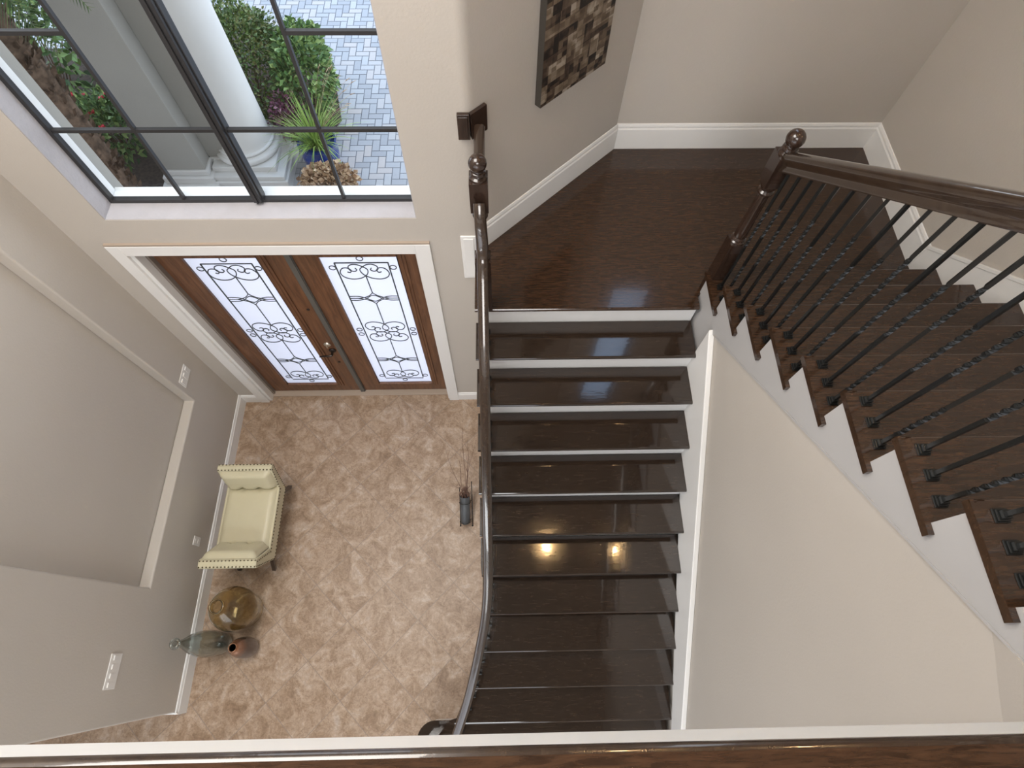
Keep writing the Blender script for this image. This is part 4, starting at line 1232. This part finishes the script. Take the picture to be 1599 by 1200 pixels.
# blue pot with ornamental grass
def pot(name, x, y, r, h, m, label, cat):
    mb = MB(); mb.lathe([(0.001, 0.0), (r * 0.72, 0.0), (r * 0.95, h * 0.35), (r * 1.0, h * 0.7), (r * 0.94, h * 0.92), (r * 1.02, h), (r * 0.92, h), (r * 0.86, h * 0.9), (0.001, h * 0.88)], (0, 0, 0), 40)
    o = one(mb, name, m, label, cat, smooth=True, angle=50); o.location = (x, y, GZ); return o
po = pot('blue_pot', -2.32, 5.84, 0.24, 0.42, M['bluepot'], 'cobalt blue glazed pot outside by the driveway', 'plant pot')
random.seed(31)
g = empty('ornamental_grass', (-2.32, 5.84, 0.36), 'arching yellow-green grass growing in the blue pot', 'grass plant')
b = MB()
for i in range(260):
    a = random.uniform(0, 2 * PI); rr = random.uniform(0, 0.13); L = random.uniform(0.45, 0.85); lean = random.uniform(0.15, 0.85)
    p = Vector((-2.32 + rr * math.cos(a), 5.84 + rr * math.sin(a), 0.35)); d = Vector((math.cos(a), math.sin(a), 0)); s = Vector((-math.sin(a), math.cos(a), 0))
    vs = []
    for k in range(6):
        t = k / 5; q = p + d * (L * lean * t ** 1.3) + Vector((0, 0, L * (t * (1.05 - lean * 0.5) - lean * 0.55 * t * t)))
        w = 0.007 * (1 - t) + 0.0008
        vs += [q - s * w, q + s * w]
    b.add(vs, [(2 * k, 2 * k + 1, 2 * k + 3, 2 * k + 2) for k in range(5)])
b.build('blades', M['grass'], g, weld=False)
b = MB()
for i in range(14):
    a = random.uniform(-0.6, 1.4); L = random.uniform(0.9, 1.15)
    p = Vector((-2.32, 5.84, 0.38)); d = Vector((math.cos(a), math.sin(a), 0)); 
    pts = [p + d * (L * 0.55 * t) + Vector((0, 0, L * (t - 0.35 * t * t))) for t in (0, 0.35, 0.7, 1.0)]
    b.tube(pts, 0.0015, 4); b.tube([pts[-1], pts[-1] + d * 0.06 + Vector((0, 0, 0.02))], [0.006, 0.002], 5)
b.build('seed_stalks', M['dried'], g, smooth='all')
# dried hydrangea in low dark pot
po2 = pot('low_pot', -2.13, 5.30, 0.19, 0.22, M['greypot'], 'low dark pot under the dried flower heads', 'plant pot')
o = empty('dried_hydrangea', (-2.13, 5.30, 0.2), 'mound of dried tan flower heads below the blue pot', 'dried plant')
cloud((-2.12, 5.27, 0.30), (0.34, 0.24, 0.18), 1500, 0.075, 0.055, 0.5, 41).build('flower_heads', M['dried'], o, weld=False)
stems((-2.12, 5.27, 0.28), (0.3, 0.22, 0.14), 14, 0.19, 0.006, 44).build('stems', M['trunk'], o, smooth='all')

# palm at the left
pa = empty('palm_tree', (-4.9, 5.45, GZ), 'shaggy palm trunk leaning past the left side of the window', 'palm tree')
random.seed(51)
b = MB(); path = [Vector((-4.72, 5.20, GZ)), Vector((-4.78, 5.3, 0.6)), Vector((-4.85, 5.42, 1.3)), Vector((-4.9, 5.5, 2.1)), Vector((-4.93, 5.6, 3.0))]
b.tube(path, [0.20, 0.19, 0.19, 0.20, 0.18], 14)
b.build('trunk', M['trunk'], pa, smooth='all')
b = MB()
for i in range(520):
    t = random.random(); k = min(3, int(t * 4)); p = path[k].lerp(path[k + 1], t * 4 - k)
    a = random.uniform(0, 2 * PI); d = Vector((math.cos(a), math.sin(a), 0.5))
    leaf(b, p + d * 0.17, d + Vector((0, 0, 0.9)), random.uniform(0.10, 0.2), 0.06, 0.1)
b.build('bark_boots', M['trunk'], pa, weld=False)
for i in range(18):
    a = 2 * PI * i / 18 + random.uniform(-0.1, 0.1); L = random.uniform(1.3, 1.8); top = path[-1]
    b = MB(); d = Vector((math.cos(a), math.sin(a), 0)); s = Vector((-d.y, d.x, 0)); el = random.uniform(0.1, 0.9)
    rach = [top + d * (L * t * (1 - 0.2 * t)) + Vector((0, 0, L * (el * t - (0.7 + el * 0.5) * t * t))) for t in [q / 10 for q in range(11)]]
    b.tube(rach, [0.014 * (1 - 0.08 * q) for q in range(11)], 5)
    for q in range(60):
        t = 0.12 + 0.88 * q / 60; ix = min(9, int(t * 10)); p = rach[ix].lerp(rach[ix + 1], t * 10 - ix)
        for sg in (-1, 1):
            dr = (s * sg + d * 0.6 + Vector((0, 0, -0.35))).normalized(); w = Vector((0, 0, 1)).cross(dr).normalized() * 0.008
            l_ = 0.36 * math.sin(PI * min(1, t * 0.9 + 0.1)) + 0.05
            b.add([p - w, p + w, p + dr * l_ - Vector((0, 0, 0.08 * l_ / 0.3))], [(0, 1, 2)])
    b.build('frond', M['frond'], pa, weld=False)
